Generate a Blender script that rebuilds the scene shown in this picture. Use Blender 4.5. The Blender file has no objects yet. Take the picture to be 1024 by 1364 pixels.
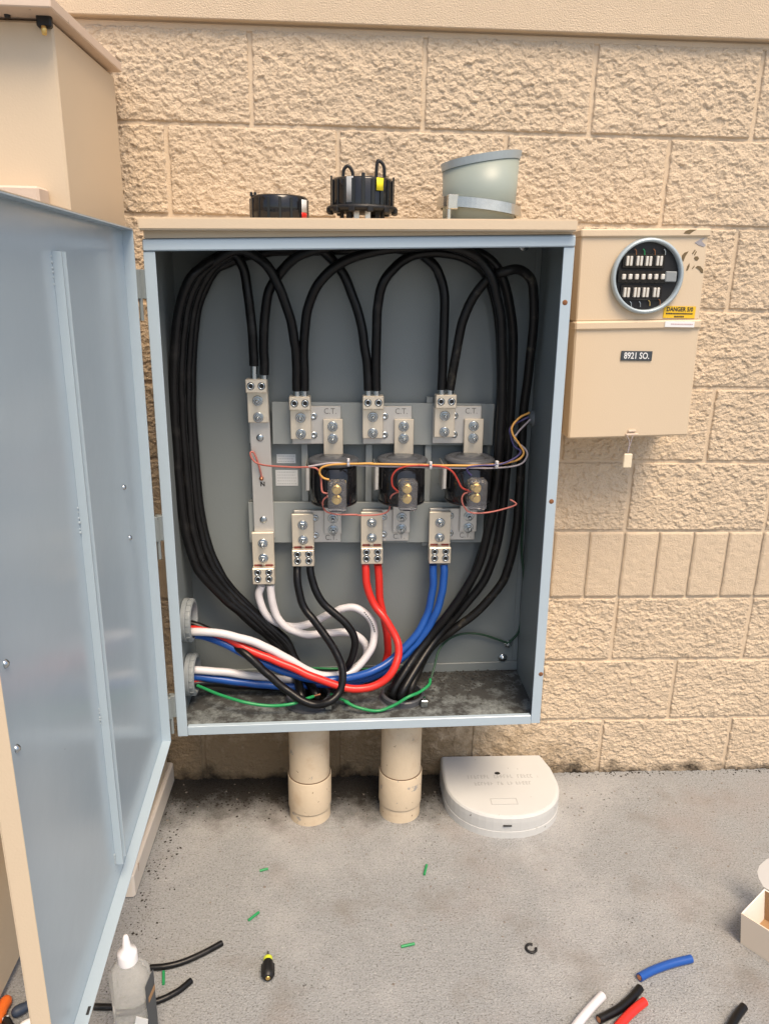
import bpy, bmesh, math, random
from mathutils import Vector, Matrix, noise
random.seed(7)
scene = bpy.context.scene
COL = scene.collection
R = math.radians

# ------------------------------------------------------------------ camera
CAM = Vector((0.21388, -2.01079, 1.46867))
YAW, PITCH, ROLL, FPX = 0.05849, 0.29677, 0.01825, 1008.68
_f = Vector((math.sin(YAW)*math.cos(PITCH), math.cos(YAW)*math.cos(PITCH), -math.sin(PITCH)))
_r = Vector((math.cos(YAW), -math.sin(YAW), 0))
_u = _r.cross(_f)
RT = math.cos(ROLL)*_r + math.sin(ROLL)*_u
UP = -math.sin(ROLL)*_r + math.cos(ROLL)*_u
FW = _f
cam = bpy.data.cameras.new('camera'); camo = bpy.data.objects.new('camera', cam); COL.objects.link(camo)
camo.matrix_world = Matrix(((RT.x, UP.x, -FW.x, CAM.x), (RT.y, UP.y, -FW.y, CAM.y), (RT.z, UP.z, -FW.z, CAM.z), (0, 0, 0, 1)))
cam.sensor_width = 36; cam.lens = 36*FPX/1364; cam.clip_start = .02; cam.clip_end = 3000
scene.camera = camo

# ------------------------------------------------------------------ light
SUN_EL, SUN_AZ = R(60), R(22)          # azimuth from the wall's outward normal, positive to the right
world = bpy.data.worlds.new('World'); scene.world = world; world.use_nodes = True
nt = world.node_tree
bg = nt.nodes['Background']
sky = nt.nodes.new('ShaderNodeTexSky'); sky.sky_type = 'NISHITA'; sky.sun_disc = False
sky.sun_elevation = SUN_EL; sky.sun_rotation = R(180) - SUN_AZ
sky.air_density = 1.0; sky.dust_density = 3.0; sky.ozone_density = 1.0
nt.links.new(sky.outputs[0], bg.inputs[0]); bg.inputs[1].default_value = 0.13
sun = bpy.data.lights.new('sun', 'SUN'); suno = bpy.data.objects.new('sun', sun); COL.objects.link(suno)
sun.energy = 2.5; sun.angle = R(28); sun.color = (1.0, .79, .56)
sd = Vector((math.sin(SUN_AZ)*math.cos(SUN_EL), -math.cos(SUN_AZ)*math.cos(SUN_EL), math.sin(SUN_EL)))
suno.rotation_euler = sd.to_track_quat('Z', 'Y').to_euler(); suno.location = sd*20
scene.view_settings.view_transform = 'Standard'; scene.view_settings.look = 'None'
scene.view_settings.gamma = 1; scene.view_settings.exposure = 0.62
scene.render.engine = 'CYCLES'

# ------------------------------------------------------------------ picture point -> point on a real plane
def ray(x, y): return FW + RT*((x-512)/FPX) - UP*((y-682)/FPX)
def at(x, y, Y): d = ray(x, y); return CAM + d*((Y-CAM.y)/d.y)
def atz(x, y, Z=0.0): d = ray(x, y); return CAM + d*((Z-CAM.z)/d.z)
def atx(x, y, X): d = ray(x, y); return CAM + d*((X-CAM.x)/d.x)

# ------------------------------------------------------------------ materials
MATS = {}
def mat(name, color, rough=.5, metal=0., spec=.5, vary=0., vscale=6., bump=0., bscale=150., spots=None, coat=0., trans=0., ior=1.45, stain=None, dust=None):
    m = bpy.data.materials.new(name); m.use_nodes = True
    t = m.node_tree; N = t.nodes; L = t.links
    b = N['Principled BSDF']
    b.inputs['Roughness'].default_value = rough; b.inputs['Metallic'].default_value = metal
    b.inputs['Specular IOR Level'].default_value = spec
    b.inputs['Coat Weight'].default_value = coat; b.inputs['Coat Roughness'].default_value = .15
    b.inputs['Transmission Weight'].default_value = trans; b.inputs['IOR'].default_value = ior
    tc = N.new('ShaderNodeTexCoord')
    geo = N.new('ShaderNodeNewGeometry')
    pos = geo.outputs['Position']
    cur = None
    def rgb(c): return (c[0], c[1], c[2], 1)
    if vary:
        n = N.new('ShaderNodeTexNoise'); n.inputs['Scale'].default_value = vscale; n.inputs['Detail'].default_value = 8; n.inputs['Roughness'].default_value = .65
        L.new(pos, n.inputs['Vector'])
        mx = N.new('ShaderNodeMixRGB'); mx.inputs[1].default_value = rgb([c*(1-vary) for c in color]); mx.inputs[2].default_value = rgb([min(1, c*(1+vary)) for c in color])
        L.new(n.outputs['Fac'], mx.inputs[0]); cur = mx.outputs[0]
    def layer(cur, fac_socket, col):
        mx = N.new('ShaderNodeMixRGB'); L.new(fac_socket, mx.inputs[0])
        if cur is None: mx.inputs[1].default_value = rgb(color)
        else: L.new(cur, mx.inputs[1])
        mx.inputs[2].default_value = rgb(col); return mx.outputs[0]
    def ramp(sock, a, c):
        r = N.new('ShaderNodeMapRange'); r.inputs['From Min'].default_value = a; r.inputs['From Max'].default_value = c; L.new(sock, r.inputs['Value']); return r.outputs[0]
    if spots:      # (scale, lo, hi, colour) small chips, specks and scuffs
        for (sc, lo, hi, col, det) in spots:
            n = N.new('ShaderNodeTexNoise'); n.inputs['Scale'].default_value = sc; n.inputs['Detail'].default_value = det; n.inputs['Roughness'].default_value = .6
            L.new(pos, n.inputs['Vector'])
            cur = layer(cur, ramp(n.outputs['Fac'], lo, hi), col)
    if stain:
        for fn in stain: cur = fn(N, L, pos, cur, layer, ramp)
    if cur is None: b.inputs['Base Color'].default_value = rgb(color)
    else: L.new(cur, b.inputs['Base Color'])
    if bump:
        n = N.new('ShaderNodeTexNoise'); n.inputs['Scale'].default_value = bscale; n.inputs['Detail'].default_value = 5
        L.new(pos, n.inputs['Vector'])
        bp = N.new('ShaderNodeBump'); bp.inputs['Strength'].default_value = 1; bp.inputs['Distance'].default_value = bump
        L.new(n.outputs['Fac'], bp.inputs['Height']); L.new(bp.outputs[0], b.inputs['Normal'])
    MATS[name] = m
    return m

def math_node(N, L, op, a, b_=None):
    n = N.new('ShaderNodeMath'); n.operation = op; n.use_clamp = False
    for i, v in enumerate((a, b_)):
        if v is None: continue
        if isinstance(v, (int, float)): n.inputs[i].default_value = v
        else: L.new(v, n.inputs[i])
    return n.outputs[0]
def sep(N, L, pos):
    s = N.new('ShaderNodeSeparateXYZ'); L.new(pos, s.inputs[0]); return s.outputs
def nz(N, L, pos, sc, det=5, rough=.6):
    n = N.new('ShaderNodeTexNoise'); n.inputs['Scale'].default_value = sc; n.inputs['Detail'].default_value = det; n.inputs['Roughness'].default_value = rough
    L.new(pos, n.inputs['Vector']); return n.outputs['Fac']

def wall_foot_dirt(N, L, pos, cur, layer, ramp):      # splashed soil along the foot of the wall
    s = sep(N, L, pos); n = nz(N, L, pos, 14)
    h = math_node(N, L, 'ADD', s[2], math_node(N, L, 'MULTIPLY', n, -.16))
    return layer(cur, ramp(h, -.045, -.09), (.035, .028, .02))
def wall_moss_shade(N, L, pos, cur, layer, ramp):  # moss, with the shade under the box painted into the same brown
    s = sep(N, L, pos); n = nz(N, L, pos, 30, 8)
    h = math_node(N, L, 'ADD', s[2], math_node(N, L, 'MULTIPLY', n, -.5))
    h = math_node(N, L, 'ADD', h, math_node(N, L, 'MULTIPLY', math_node(N, L, 'MAXIMUM', math_node(N, L, 'SUBTRACT', s[0], .42), 0), .5))
    f = math_node(N, L, 'MULTIPLY', ramp(h, .16, -.12), .75)
    return layer(cur, f, (.16, .105, .045))
def ground_dirt(N, L, pos, cur, layer, ramp):         # soil swept against the wall and round the pipes
    s = sep(N, L, pos); n = nz(N, L, pos, 9, 8, .7)
    d = math_node(N, L, 'ADD', s[1], math_node(N, L, 'MULTIPLY', n, .36))
    # only under the box: falls off to the right
    dx = math_node(N, L, 'MULTIPLY', math_node(N, L, 'MAXIMUM', math_node(N, L, 'SUBTRACT', s[0], .48), 0), -.5)
    d = math_node(N, L, 'ADD', d, dx)
    f = math_node(N, L, 'MULTIPLY', ramp(d, -.06, .09), .94)
    return layer(cur, f, (.022, .019, .015))
def ground_specks(N, L, pos, cur, layer, ramp):
    v = N.new('ShaderNodeTexVoronoi'); v.inputs['Scale'].default_value = 55; v.inputs['Randomness'].default_value = 1; L.new(pos, v.inputs['Vector'])
    g = nz(N, L, pos, 3.0, 4)
    t = math_node(N, L, 'SUBTRACT', v.outputs['Distance'], math_node(N, L, 'MULTIPLY', ramp(g, .5, .75), .2))
    f = math_node(N, L, 'MULTIPLY', ramp(t, .06, .0), .8)
    return layer(cur, f, (.05, .045, .04))
def ground_streak(N, L, pos, cur, layer, ramp):       # fine broom-finish streaks
    mp = N.new('ShaderNodeMapping'); mp.inputs['Scale'].default_value = (14, 320, 1); L.new(pos, mp.inputs['Vector'])
    n = N.new('ShaderNodeTexNoise'); n.inputs['Scale'].default_value = 1; n.inputs['Detail'].default_value = 5; L.new(mp.outputs[0], n.inputs['Vector'])
    return layer(cur, math_node(N, L, 'MULTIPLY', ramp(n.outputs['Fac'], .5, .72), .22), (.16, .155, .145))
def ground_rust(N, L, pos, cur, layer, ramp):
    n = nz(N, L, pos, 2.3, 3)
    return layer(cur, math_node(N, L, 'MULTIPLY', ramp(n, .54, .76), .3), (.30, .225, .185))
def ground_pale(N, L, pos, cur, layer, ramp):
    n = nz(N, L, pos, 1.7, 6, .7)
    return layer(cur, math_node(N, L, 'MULTIPLY', ramp(n, .5, .7), .35), (.55, .54, .53))
def box_floor_dirt(N, L, pos, cur, layer, ramp):
    s = sep(N, L, pos); n = nz(N, L, pos, 22, 10, .75); n2 = nz(N, L, pos, 90, 6, .7)
    d = math_node(N, L, 'ADD', n, math_node(N, L, 'MULTIPLY', s[1], .55))
    cur = layer(cur, math_node(N, L, 'MULTIPLY', ramp(d, .20, .44), .9), (.03, .028, .026))
    return layer(cur, math_node(N, L, 'MULTIPLY', ramp(n2, .6, .66), .5), (.02, .02, .018))

TAN = (.60, .49, .350)
M_block = mat('wall_paint', (.60, .488, .356), .92, spec=.2, vary=.17, vscale=5, bump=.004, bscale=230,
              spots=[(420, .64, .72, (.36, .25, .15), 3)], stain=[wall_moss_shade, wall_foot_dirt])
M_joint = mat('joint_paint', (.60, .488, .356), .9, spec=.2, vary=.06, vscale=14, bump=.0012, bscale=400, stain=[wall_moss_shade, wall_foot_dirt])
M_smooth = mat('smooth_block_paint', (.60, .488, .356), .9, spec=.2, vary=.06, vscale=20, bump=.003, bscale=330, stain=[wall_moss_shade])
M_tan = mat('tan_enamel', TAN, .48, spec=.4, vary=.03, vscale=5, bump=.0003, bscale=300)
M_tandull = mat('weathered_tan_enamel', (.62, .50, .40), .55, spec=.4, vary=.07, vscale=9, bump=.0004, bscale=200, spots=[(60, .70, .74, (.22, .16, .1), 4)])
M_pipe = mat('painted_pvc', (.60, .50, .365), .55, spec=.4, vary=.09, vscale=18, bump=.0008, bscale=90, spots=[(24, .645, .665, (.33, .31, .28), 6), (80, .69, .72, (.14, .09, .06), 3), (9, .55, .75, (.46, .34, .22), 6)])
M_grime = mat('joint_grime', (.16, .11, .07), .8)
M_pale = mat('tan_foot_lit', (.66, .60, .52), .6, vary=.08, vscale=20, spots=[(26, .68, .74, (.34, .17, .07), 6)])  # cabinet tan with the light on the foot painted in; rust spots on top
M_greyshade = mat('grey_enamel_shaded', (.195, .22, .22), .36, spec=.5, vary=.04, vscale=4, bump=.0003, bscale=200, spots=[(70, .77, .79, (.08, .08, .08), 4)])  # enamel colour darkened to carry the shade inside the enclosure
M_greylit = mat('grey_enamel_skylit', (.40, .49, .555), .22, spec=.6, vary=.03, vscale=3, bump=.0022, bscale=5, spots=[(75, .765, .775, (.10, .11, .12), 4)])  # same enamel, sky light on door and lips put into the colour
M_floor = mat('grey_enamel_dirty', (.25, .28, .28), .7, spec=.3, vary=.1, vscale=30, stain=[box_floor_dirt], bump=.0008, bscale=200)
M_rail = mat('rail_enamel', (.27, .295, .29), .26, spec=.5, vary=.05, vscale=10)
M_black = mat('black_cable_jacket', (.005, .005, .0055), .34, spec=.35, vary=.2, vscale=40, bump=.0006, bscale=90, spots=[(16, .58, .85, (.035, .033, .03), 7)])
M_blackdusty = mat('dusty_black_cable_jacket', (.009, .0085, .008), .42, spec=.35, vary=.4, vscale=25, bump=.0003, bscale=160, spots=[(30, .55, .75, (.09, .08, .06), 6)])
M_white = mat('white_cable_jacket', (.62, .605, .625), .35, vary=.06, vscale=30)
M_red = mat('red_cable_jacket', (.62, .028, .02), .3, vary=.08, vscale=30)
M_blue = mat('blue_cable_jacket', (.012, .075, .32), .3, vary=.1, vscale=30)
M_green = mat('green_cable_jacket', (.02, .26, .085), .35, vary=.15, vscale=60)
M_dkgreen = mat('dark_green_wire', (.02, .06, .035), .5)
M_pink = mat('pink_wire', (.50, .16, .13), .45)
M_redwire = mat('red_wire', (.42, .05, .035), .45)
M_orange = mat('orange_wire', (.62, .33, .08), .45)
M_greywire = mat('grey_wire', (.38, .34, .36), .45)
M_violet = mat('violet_wire', (.07, .06, .17), .45)
M_copper = mat('copper', (.62, .28, .15), .4, metal=1, vary=.2, vscale=200)
M_al = mat('tinned_aluminium', (.74, .67, .55), .36, metal=.6, vary=.07, vscale=25, bump=.0003, bscale=350)
M_alflat = mat('aluminium_bus', (.60, .585, .55), .42, metal=.6, vary=.06, vscale=18, bump=.0003, bscale=350)
M_zinc = mat('zinc_bolt', (.50, .545, .57), .22, metal=1, vary=.15, vscale=120)
M_hole = mat('dark_socket', (.012, .011, .009), .6)
M_mark = mat('black_marker_ink', (.03, .03, .03), .6)
M_stamp = mat('stamped_shadow', (.16, .155, .14), .6)
M_redink = mat('dark_red_paint', (.16, .02, .015), .6)
M_brass = mat('brass', (.70, .50, .18), .35, metal=.9, vary=.2, vscale=150)
M_blackpl = mat('glossy_black_plastic', (.010, .010, .011), .12, spec=.6, vary=.2, vscale=20)
M_blackmat = mat('black_plastic', (.009, .009, .0095), .45, vary=.2, vscale=40)
M_rim = mat('grey_black_rim', (.075, .08, .09), .34, vary=.2, vscale=30)
M_clear = mat('smoky_clear_plastic', (.82, .83, .87), .06, trans=.93, ior=1.12, spec=.8)
M_sticker = mat('white_sticker', (.62, .64, .64), .5, vary=.03)
M_stickergrey = mat('grey_print', (.36, .38, .39), .6)
M_yellow = mat('yellow_sticker', (.72, .46, .02), .45, vary=.05, vscale=60)
M_yellowlime = mat('lime_plastic', (.62, .70, .05), .4)
M_brightyellow = mat('bright_yellow_tag', (.80, .72, .02), .5)
M_sign = mat('dark_sign_plastic', (.045, .055, .065), .4)
M_signwhite = mat('white_lettering', (.72, .74, .74), .5)
M_ring = mat('galvanised_ring', (.40, .47, .50), .42, metal=.3, vary=.06, vscale=30)
M_chrome = mat('bright_steel_band', (.60, .58, .52), .24, metal=.85, vary=.25, vscale=40)
M_cup = mat('cup_grey_green_paint', (.29, .335, .30), .4, vary=.05, vscale=20, spots=[(50, .72, .74, (.2, .22, .24), 5)])
M_silver = mat('silver_jaw', (.80, .77, .70), .3, metal=.6)
M_cover = mat('off_white_polymer', (.53, .54, .53), .55, spec=.4, vary=.04, vscale=18, bump=.0004, bscale=400, spots=[(62, .715, .73, (.07, .06, .05), 3), (18, .74, .75, (.03, .03, .03), 2)])
M_emboss = mat('embossed_grey', (.40, .405, .40), .6)
M_rust = mat('rust', (.20, .085, .035), .8, vary=.4, vscale=200)
M_scrape = mat('scraped_paint', (.14, .10, .05), .7, vary=.4, vscale=90)
M_scrapegrey = mat('scraped_grey_primer', (.30, .29, .31), .6, vary=.3, vscale=90)
M_hub = mat('grey_hub_plastic', (.24, .265, .275), .45, vary=.05, vscale=30)
M_tag = mat('yellowed_tag', (.70, .62, .46), .6, vary=.1, vscale=60)
M_kraft = mat('kraft_board', (.33, .20, .10), .85, vary=.06, vscale=30)
M_creamcard = mat('cream_card', (.68, .58, .46), .7, vary=.03)
M_whitecard = mat('white_card', (.76, .73, .67), .7, vary=.02)
M_bottle = mat('clear_bottle', (.95, .955, .92), .06, trans=.84, ior=1.13, bump=.0012, bscale=45, spec=.8)
M_gel = mat('clear_gel', (.80, .80, .74), .1, trans=1, ior=1.3)
M_cap = mat('white_plastic', (.80, .80, .81), .4)
M_orangepl = mat('orange_plastic', (.75, .15, .02), .4)
M_navy = mat('navy_grip', (.03, .045, .075), .5)
M_soil = mat('dark_soil', (.024, .02, .016), .95, vary=.5, vscale=80)
M_pebble = mat('grit', (.20, .175, .15), .9, vary=.5, vscale=60)
M_ground = mat('concrete', (.29, .30, .302), .9, spec=.25, vary=.30, vscale=120, bump=.004, bscale=240,
               spots=[(230, .53, .66, (.12, .12, .117), 6), (210, .60, .72, (.46, .455, .44), 3), (5, .55, .8, (.20, .185, .165), 6)],
               stain=[ground_streak, ground_pale, ground_rust, ground_specks, ground_dirt])

# ------------------------------------------------------------------ mesh helper
class MB:
    def __init__(s): s.v = []; s.f = []; s.sm = []
    def add(s, vs, fs, smooth=False):
        o = len(s.v); s.v += [Vector(v) for v in vs]
        for f in fs: s.f.append([i+o for i in f]); s.sm.append(smooth)
    def box(s, x0, x1, y0, y1, z0, z1, b=0.0, M=None):
        if x0 > x1: x0, x1 = x1, x0
        if y0 > y1: y0, y1 = y1, y0
        if z0 > z1: z0, z1 = z1, z0
        b = min(b, .45*min(x1-x0, y1-y0, z1-z0))
        if b <= 0:
            vs = [(x, y, z) for x in (x0, x1) for y in (y0, y1) for z in (z0, z1)]
            fs = [(0, 1, 3, 2), (4, 6, 7, 5), (0, 4, 5, 1), (2, 3, 7, 6), (0, 2, 6, 4), (1, 5, 7, 3)]
        else:
            bm = bmesh.new(); bmesh.ops.create_cube(bm, size=1)
            for v in bm.verts: v.co = Vector(((x0+x1)/2+v.co.x*(x1-x0), (y0+y1)/2+v.co.y*(y1-y0), (z0+z1)/2+v.co.z*(z1-z0)))
            bmesh.ops.bevel(bm, geom=list(bm.edges), offset=b, segments=1, affect='EDGES')
            bm.verts.index_update(); vs = [v.co.copy() for v in bm.verts]; fs = [[v.index for v in f.verts] for f in bm.faces]; bm.free()
        if M: vs = [M @ Vector(v) for v in vs]
        s.add(vs, fs); return s
    def lathe(s, prof, n=24, M=None, cap=True, smooth=True, sx=1., sy=1.):   # prof: list of (r, z), axis z
        vs = []; fs = []
        for (r, z) in prof:
            for i in range(n):
                a = 2*math.pi*i/n; vs.append(Vector((r*math.cos(a)*sx, r*math.sin(a)*sy, z)))
        for j in range(len(prof)-1):
            for i in range(n):
                k = (i+1) % n; fs.append((j*n+i, j*n+k, (j+1)*n+k, (j+1)*n+i))
        if M: vs = [M @ v for v in vs]
        s.add(vs, fs, smooth)
        if cap:
            s.add([vs[i] for i in range(n)], [list(range(n))[::-1]]); m = (len(prof)-1)*n
            s.add([vs[m+i] for i in range(n)], [list(range(n))])
        return s
    def cyl(s, p0, p1, r, n=16, r1=None, smooth=True):
        p0 = Vector(p0); p1 = Vector(p1); d = p1-p0
        M = Matrix.Translation(p0) @ d.to_track_quat('Z', 'Y').to_matrix().to_4x4()
        return s.lathe([(r, 0), (r if r1 is None else r1, d.length)], n, M, True, smooth)
    def ring(s, M, ro, ri, h, n=32):
        return s.lathe([(ri, 0), (ro, 0), (ro, h*.85), (ro-.12*(ro-ri), h), (ri, h), (ri, 0)], n, M, False, False)
    def tube(s, pts, r, n=10, sub=8, closed=False):
        P = catmull(pts, sub); m = len(P)
        t = (P[1]-P[0]).normalized(); ref = Vector((0, 0, 1)) if abs(t.z) < .9 else Vector((1, 0, 0))
        nrm = t.cross(ref).normalized(); vs = []
        for i, p in enumerate(P):
            tn = (P[min(i+1, m-1)]-P[max(i-1, 0)])
            tn = tn.normalized() if tn.length > 1e-9 else t
            q = t.rotation_difference(tn); nrm = (q @ nrm).normalized(); nrm = (nrm-tn*nrm.dot(tn)).normalized(); t = tn; bn = t.cross(nrm)
            rr = r(i/(m-1)) if callable(r) else r
            for k in range(n):
                a = 2*math.pi*k/n; vs.append(p+nrm*(rr*math.cos(a))+bn*(rr*math.sin(a)))
        fs = [(i*n+k, i*n+(k+1) % n, (i+1)*n+(k+1) % n, (i+1)*n+k) for i in range(m-1) for k in range(n)]
        s.add(vs, fs, True)
        s.add(vs[:n], [list(range(n))[::-1]]); s.add(vs[-n:], [list(range(n))])
        return s
    def prism(s, poly, z0, z1, M=None, smooth=False):     # poly in xy, extruded in z
        n = len(poly); vs = [Vector((p[0], p[1], z0)) for p in poly]+[Vector((p[0], p[1], z1)) for p in poly]
        if M: vs = [M @ v for v in vs]
        s.add(vs, [list(range(n))[::-1], [n+i for i in range(n)]])
        s.add(vs, [(i, (i+1) % n, n+(i+1) % n, n+i) for i in range(n)], smooth); return s
    def warp(s, fn): s.v = [fn(v) for v in s.v]; return s
    def mesh(s, name, m):
        me = bpy.data.meshes.new(name); me.from_pydata([tuple(v) for v in s.v], [], s.f); me.update()
        me.polygons.foreach_set('use_smooth', s.sm)
        bm = bmesh.new(); bm.from_mesh(me); bmesh.ops.recalc_face_normals(bm, faces=bm.faces); bm.to_mesh(me); bm.free()
        me.materials.append(m); return me
    def build(s, name, m, parent=None):
        if parent is not None:
            o = ORG[parent.name]; s.v = [v-o for v in s.v]
        ob = bpy.data.objects.new(name, s.mesh(name, m)); COL.objects.link(ob)
        if parent is not None: ob.parent = parent; ORG[ob.name] = ORG[parent.name]
        else: ORG[ob.name] = Vector((0, 0, 0))
        return ob
ORG = {}
def catmull(pts, sub):
    P = [Vector(p) for p in pts]
    if len(P) == 2: return [P[0].lerp(P[1], i/2) for i in range(3)]
    P = [P[0]*2-P[1]]+P+[P[-1]*2-P[-2]]; out = []
    for i in range(1, len(P)-2):
        p0, p1, p2, p3 = P[i-1:i+3]
        for k in range(sub):
            t = k/sub
            out.append(.5*((2*p1)+(p2-p0)*t+(2*p0-5*p1+4*p2-p3)*t*t+(3*p1-p0-3*p2+p3)*t**3))
    out.append(P[-2]); return out

def tag(o, label=None, cat=None, group=None, kind=None):
    if label: o['label'] = label
    if cat: o['category'] = cat
    if group: o['group'] = group
    if kind: o['kind'] = kind
    return o
def thing(name, label, cat, loc, group=None):
    o = bpy.data.objects.new(name, None); COL.objects.link(o); o.location = loc; o.empty_display_size = .05
    ORG[o.name] = Vector(loc); return tag(o, label, cat, group)
def part_copy(src, parent, loc=None, rot=None):
    c = src.copy(); COL.objects.link(c); c.parent = parent
    if loc is not None: c.location = loc
    if rot is not None: c.rotation_euler = rot
    ORG[c.name] = ORG[parent.name]; return c
def copy_thing(root, loc, label, rot=None, group=None):
    r = root.copy(); COL.objects.link(r); r.location = loc; r['label'] = label
    if rot is not None: r.rotation_euler = rot
    if group: r['group'] = group
    for ch in list(root.children):
        c = ch.copy(); COL.objects.link(c); c.parent = r
        for g in list(ch.children):
            d = g.copy(); COL.objects.link(d); d.parent = c
    return r
def text_mesh(txt, size, m, name, origin, parent, xdir=Vector((1, 0, 0)), ydir=Vector((0, 0, 1)), depth=.0006, sx=1., bold=0.):
    cu = bpy.data.curves.new('t', 'FONT'); cu.body = txt; cu.size = size; cu.align_x = 'CENTER'; cu.align_y = 'CENTER'; cu.extrude = depth; cu.offset = bold; cu.resolution_u = 3
    to = bpy.data.objects.new('t', cu); COL.objects.link(to)
    dg = bpy.context.evaluated_depsgraph_get(); dg.update()
    me = bpy.data.meshes.new_from_object(to.evaluated_get(dg))
    bpy.data.objects.remove(to)
    nd = xdir.cross(ydir)
    o0 = ORG[parent.name] if parent else Vector((0, 0, 0))
    for v in me.vertices: v.co = Vector(origin)+xdir*(v.co.x*sx)+ydir*v.co.y+nd*v.co.z-o0
    me.materials.clear(); me.materials.append(m); me.name = name
    ob = bpy.data.objects.new(name, me); COL.objects.link(ob)
    if parent: ob.parent = parent; ORG[ob.name] = o0
    return ob
def quad_warp(TL, TR, BL, BR):      # unit square (u across, w up) to a plane quadrilateral in x and z; y is kept
    def f(v):
        u, w = v.x, v.z
        x = (BL[0]*(1-u)+BR[0]*u)*(1-w)+(TL[0]*(1-u)+TR[0]*u)*w
        z = (BL[1]*(1-u)+BR[1]*u)*(1-w)+(TL[1]*(1-u)+TR[1]*u)*w
        return Vector((x, v.y, z))
    return f

# ================================================================== ground
g = MB()
g.add([(-400, -800, 0), (400, -800, 0), (400, 3, 0), (-400, 3, 0)], [(0, 1, 2, 3)])
tag(g.build('concrete_ground', M_ground), kind='structure')

# ================================================================== block wall
BW, BH = .4064, .2032
ZTOP = 2.018
wall = thing('block_wall', 'tan painted split-face concrete block wall with smooth band on top', 'wall', (0, 0, 0))
mb = MB(); mb.box(-3, 5, -.004, .2, -.1, 3.4)
mb.build('mortar', M_joint, wall)
def rough_block(seed, w, h, nx, ny, amp=1.):
    b = MB(); vs = []; off = Vector((seed*13.7, seed*5.3, seed*2.1))
    for j in range(ny+1):
        for i in range(nx+1):
            x = (i/nx-.5)*w; z = (j/ny-.5)*h
            p = Vector((x, z, 0))+off
            e = min(w/2-abs(x), h/2-abs(z))
            ej = .0022*(noise.noise(p*60)+.1)
            k = max(0, min(1, (e-ej)/.0032)); k = k*(2-k)
            q = p+Vector((noise.noise(p*40+Vector((5, 0, 0))), noise.noise(p*40+Vector((0, 9, 0))), 0))*.006
            d = .0062+.0036*noise.noise(q*12)+.0016*noise.noise(q*40)
            for sc, amp_, sl in ((70, .0019, .20), (150, .0014, .30)):
                qq = Vector((q.x*.8+q.y*.45, q.y*1.1-q.x*.3, .37))*sc
                dist, cp_ = noise.voronoi(qq)
                c0 = cp_[0]; cl = noise.cell_vector(c0*7.31+Vector((.5, .5, .5)))
                rel = (qq-c0)/sc
                d += amp_*(cl.x*2-1)*.9+sl*((cl.y-.5)*rel.x+(cl.z-.35)*rel.y)*1.6
            d += .0012*noise.noise(q*230)
            d = max(.0008, d)*.88*amp
            vs.append((x, -.0038-d*k if k > 0 else .004, z))
    fs = [(j*(nx+1)+i, j*(nx+1)+i+1, (j+1)*(nx+1)+i+1, (j+1)*(nx+1)+i) for j in range(ny) for i in range(nx)]
    b.add(vs, fs, True); return b.mesh('block', M_block)
def smooth_unit(seed, w, h, nx, ny, lift=.0115):
    b = MB(); vs = []; off = Vector((seed*3.7, seed*8.3, 4))
    for j in range(ny+1):
        for i in range(nx+1):
            x = (i/nx-.5)*w; z = (j/ny-.5)*h; p = Vector((x, z, 0))+off
            e = min(w/2-abs(x), h/2-abs(z)); k = max(0, min(1, (e+.0010)/.0022)); k = math.sqrt(k)
            d = lift+.0012*noise.noise(p*45)+.0011*noise.noise(p*140)+.0007*noise.noise(p*300)
            vs.append((x+.0012*noise.noise(p*50), .004-(d+.004)*k, z))
    fs = [(j*(nx+1)+i, j*(nx+1)+i+1, (j+1)*(nx+1)+i+1, (j+1)*(nx+1)+i) for j in range(ny) for i in range(nx)]
    b.add(vs, fs, True); return b.mesh('block', M_smooth)
full = [rough_block(s, BW-.0085, BH-.0065, 176, 88) for s in range(9)]
units = [smooth_unit(s, .1016-.0055, BH-.005, 26, 52) for s in range(4)]
def put(me, x, z, flip=False, name='block'):
    o = bpy.data.objects.new(name, me); COL.objects.link(o); o.parent = wall; o.location = (x, 0, z)
    if flip: o.rotation_euler = (0, math.pi, 0)
    return o
rnd = random.Random(3); last = -1
for row in range(10):                      # row 0 lies under the smooth band
    zc = ZTOP-BH*(row+.5)
    if row == 6:
        for k in range(-12, 26):
            put(units[rnd.randrange(4)], .1016*(k+.5)+.0, zc, rnd.random() < .5)
        continue
    odd = row in (1, 3, 5, 7, 9)
    for k in range(-3, 6):
        x = BW*k+(BW*.5 if odd else 0)+BW*.5
        c = rnd.randrange(9)
        if c == last: c = (c+1) % 9
        last = c
        put(full[c], x, zc, rnd.random() < .5)
# smooth band course above, standing a little proud
b = MB(); b.box(-2.4, 4.0, -.030, .01, ZTOP+.009, ZTOP+.6, .002); b.build('smooth_band', M_smooth, wall)
b = MB(); b.box(-2.4, 4.0, -.008, .01, ZTOP-.008, ZTOP+.0065, .002); b.build('joint_bead', M_joint, wall)

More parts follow.
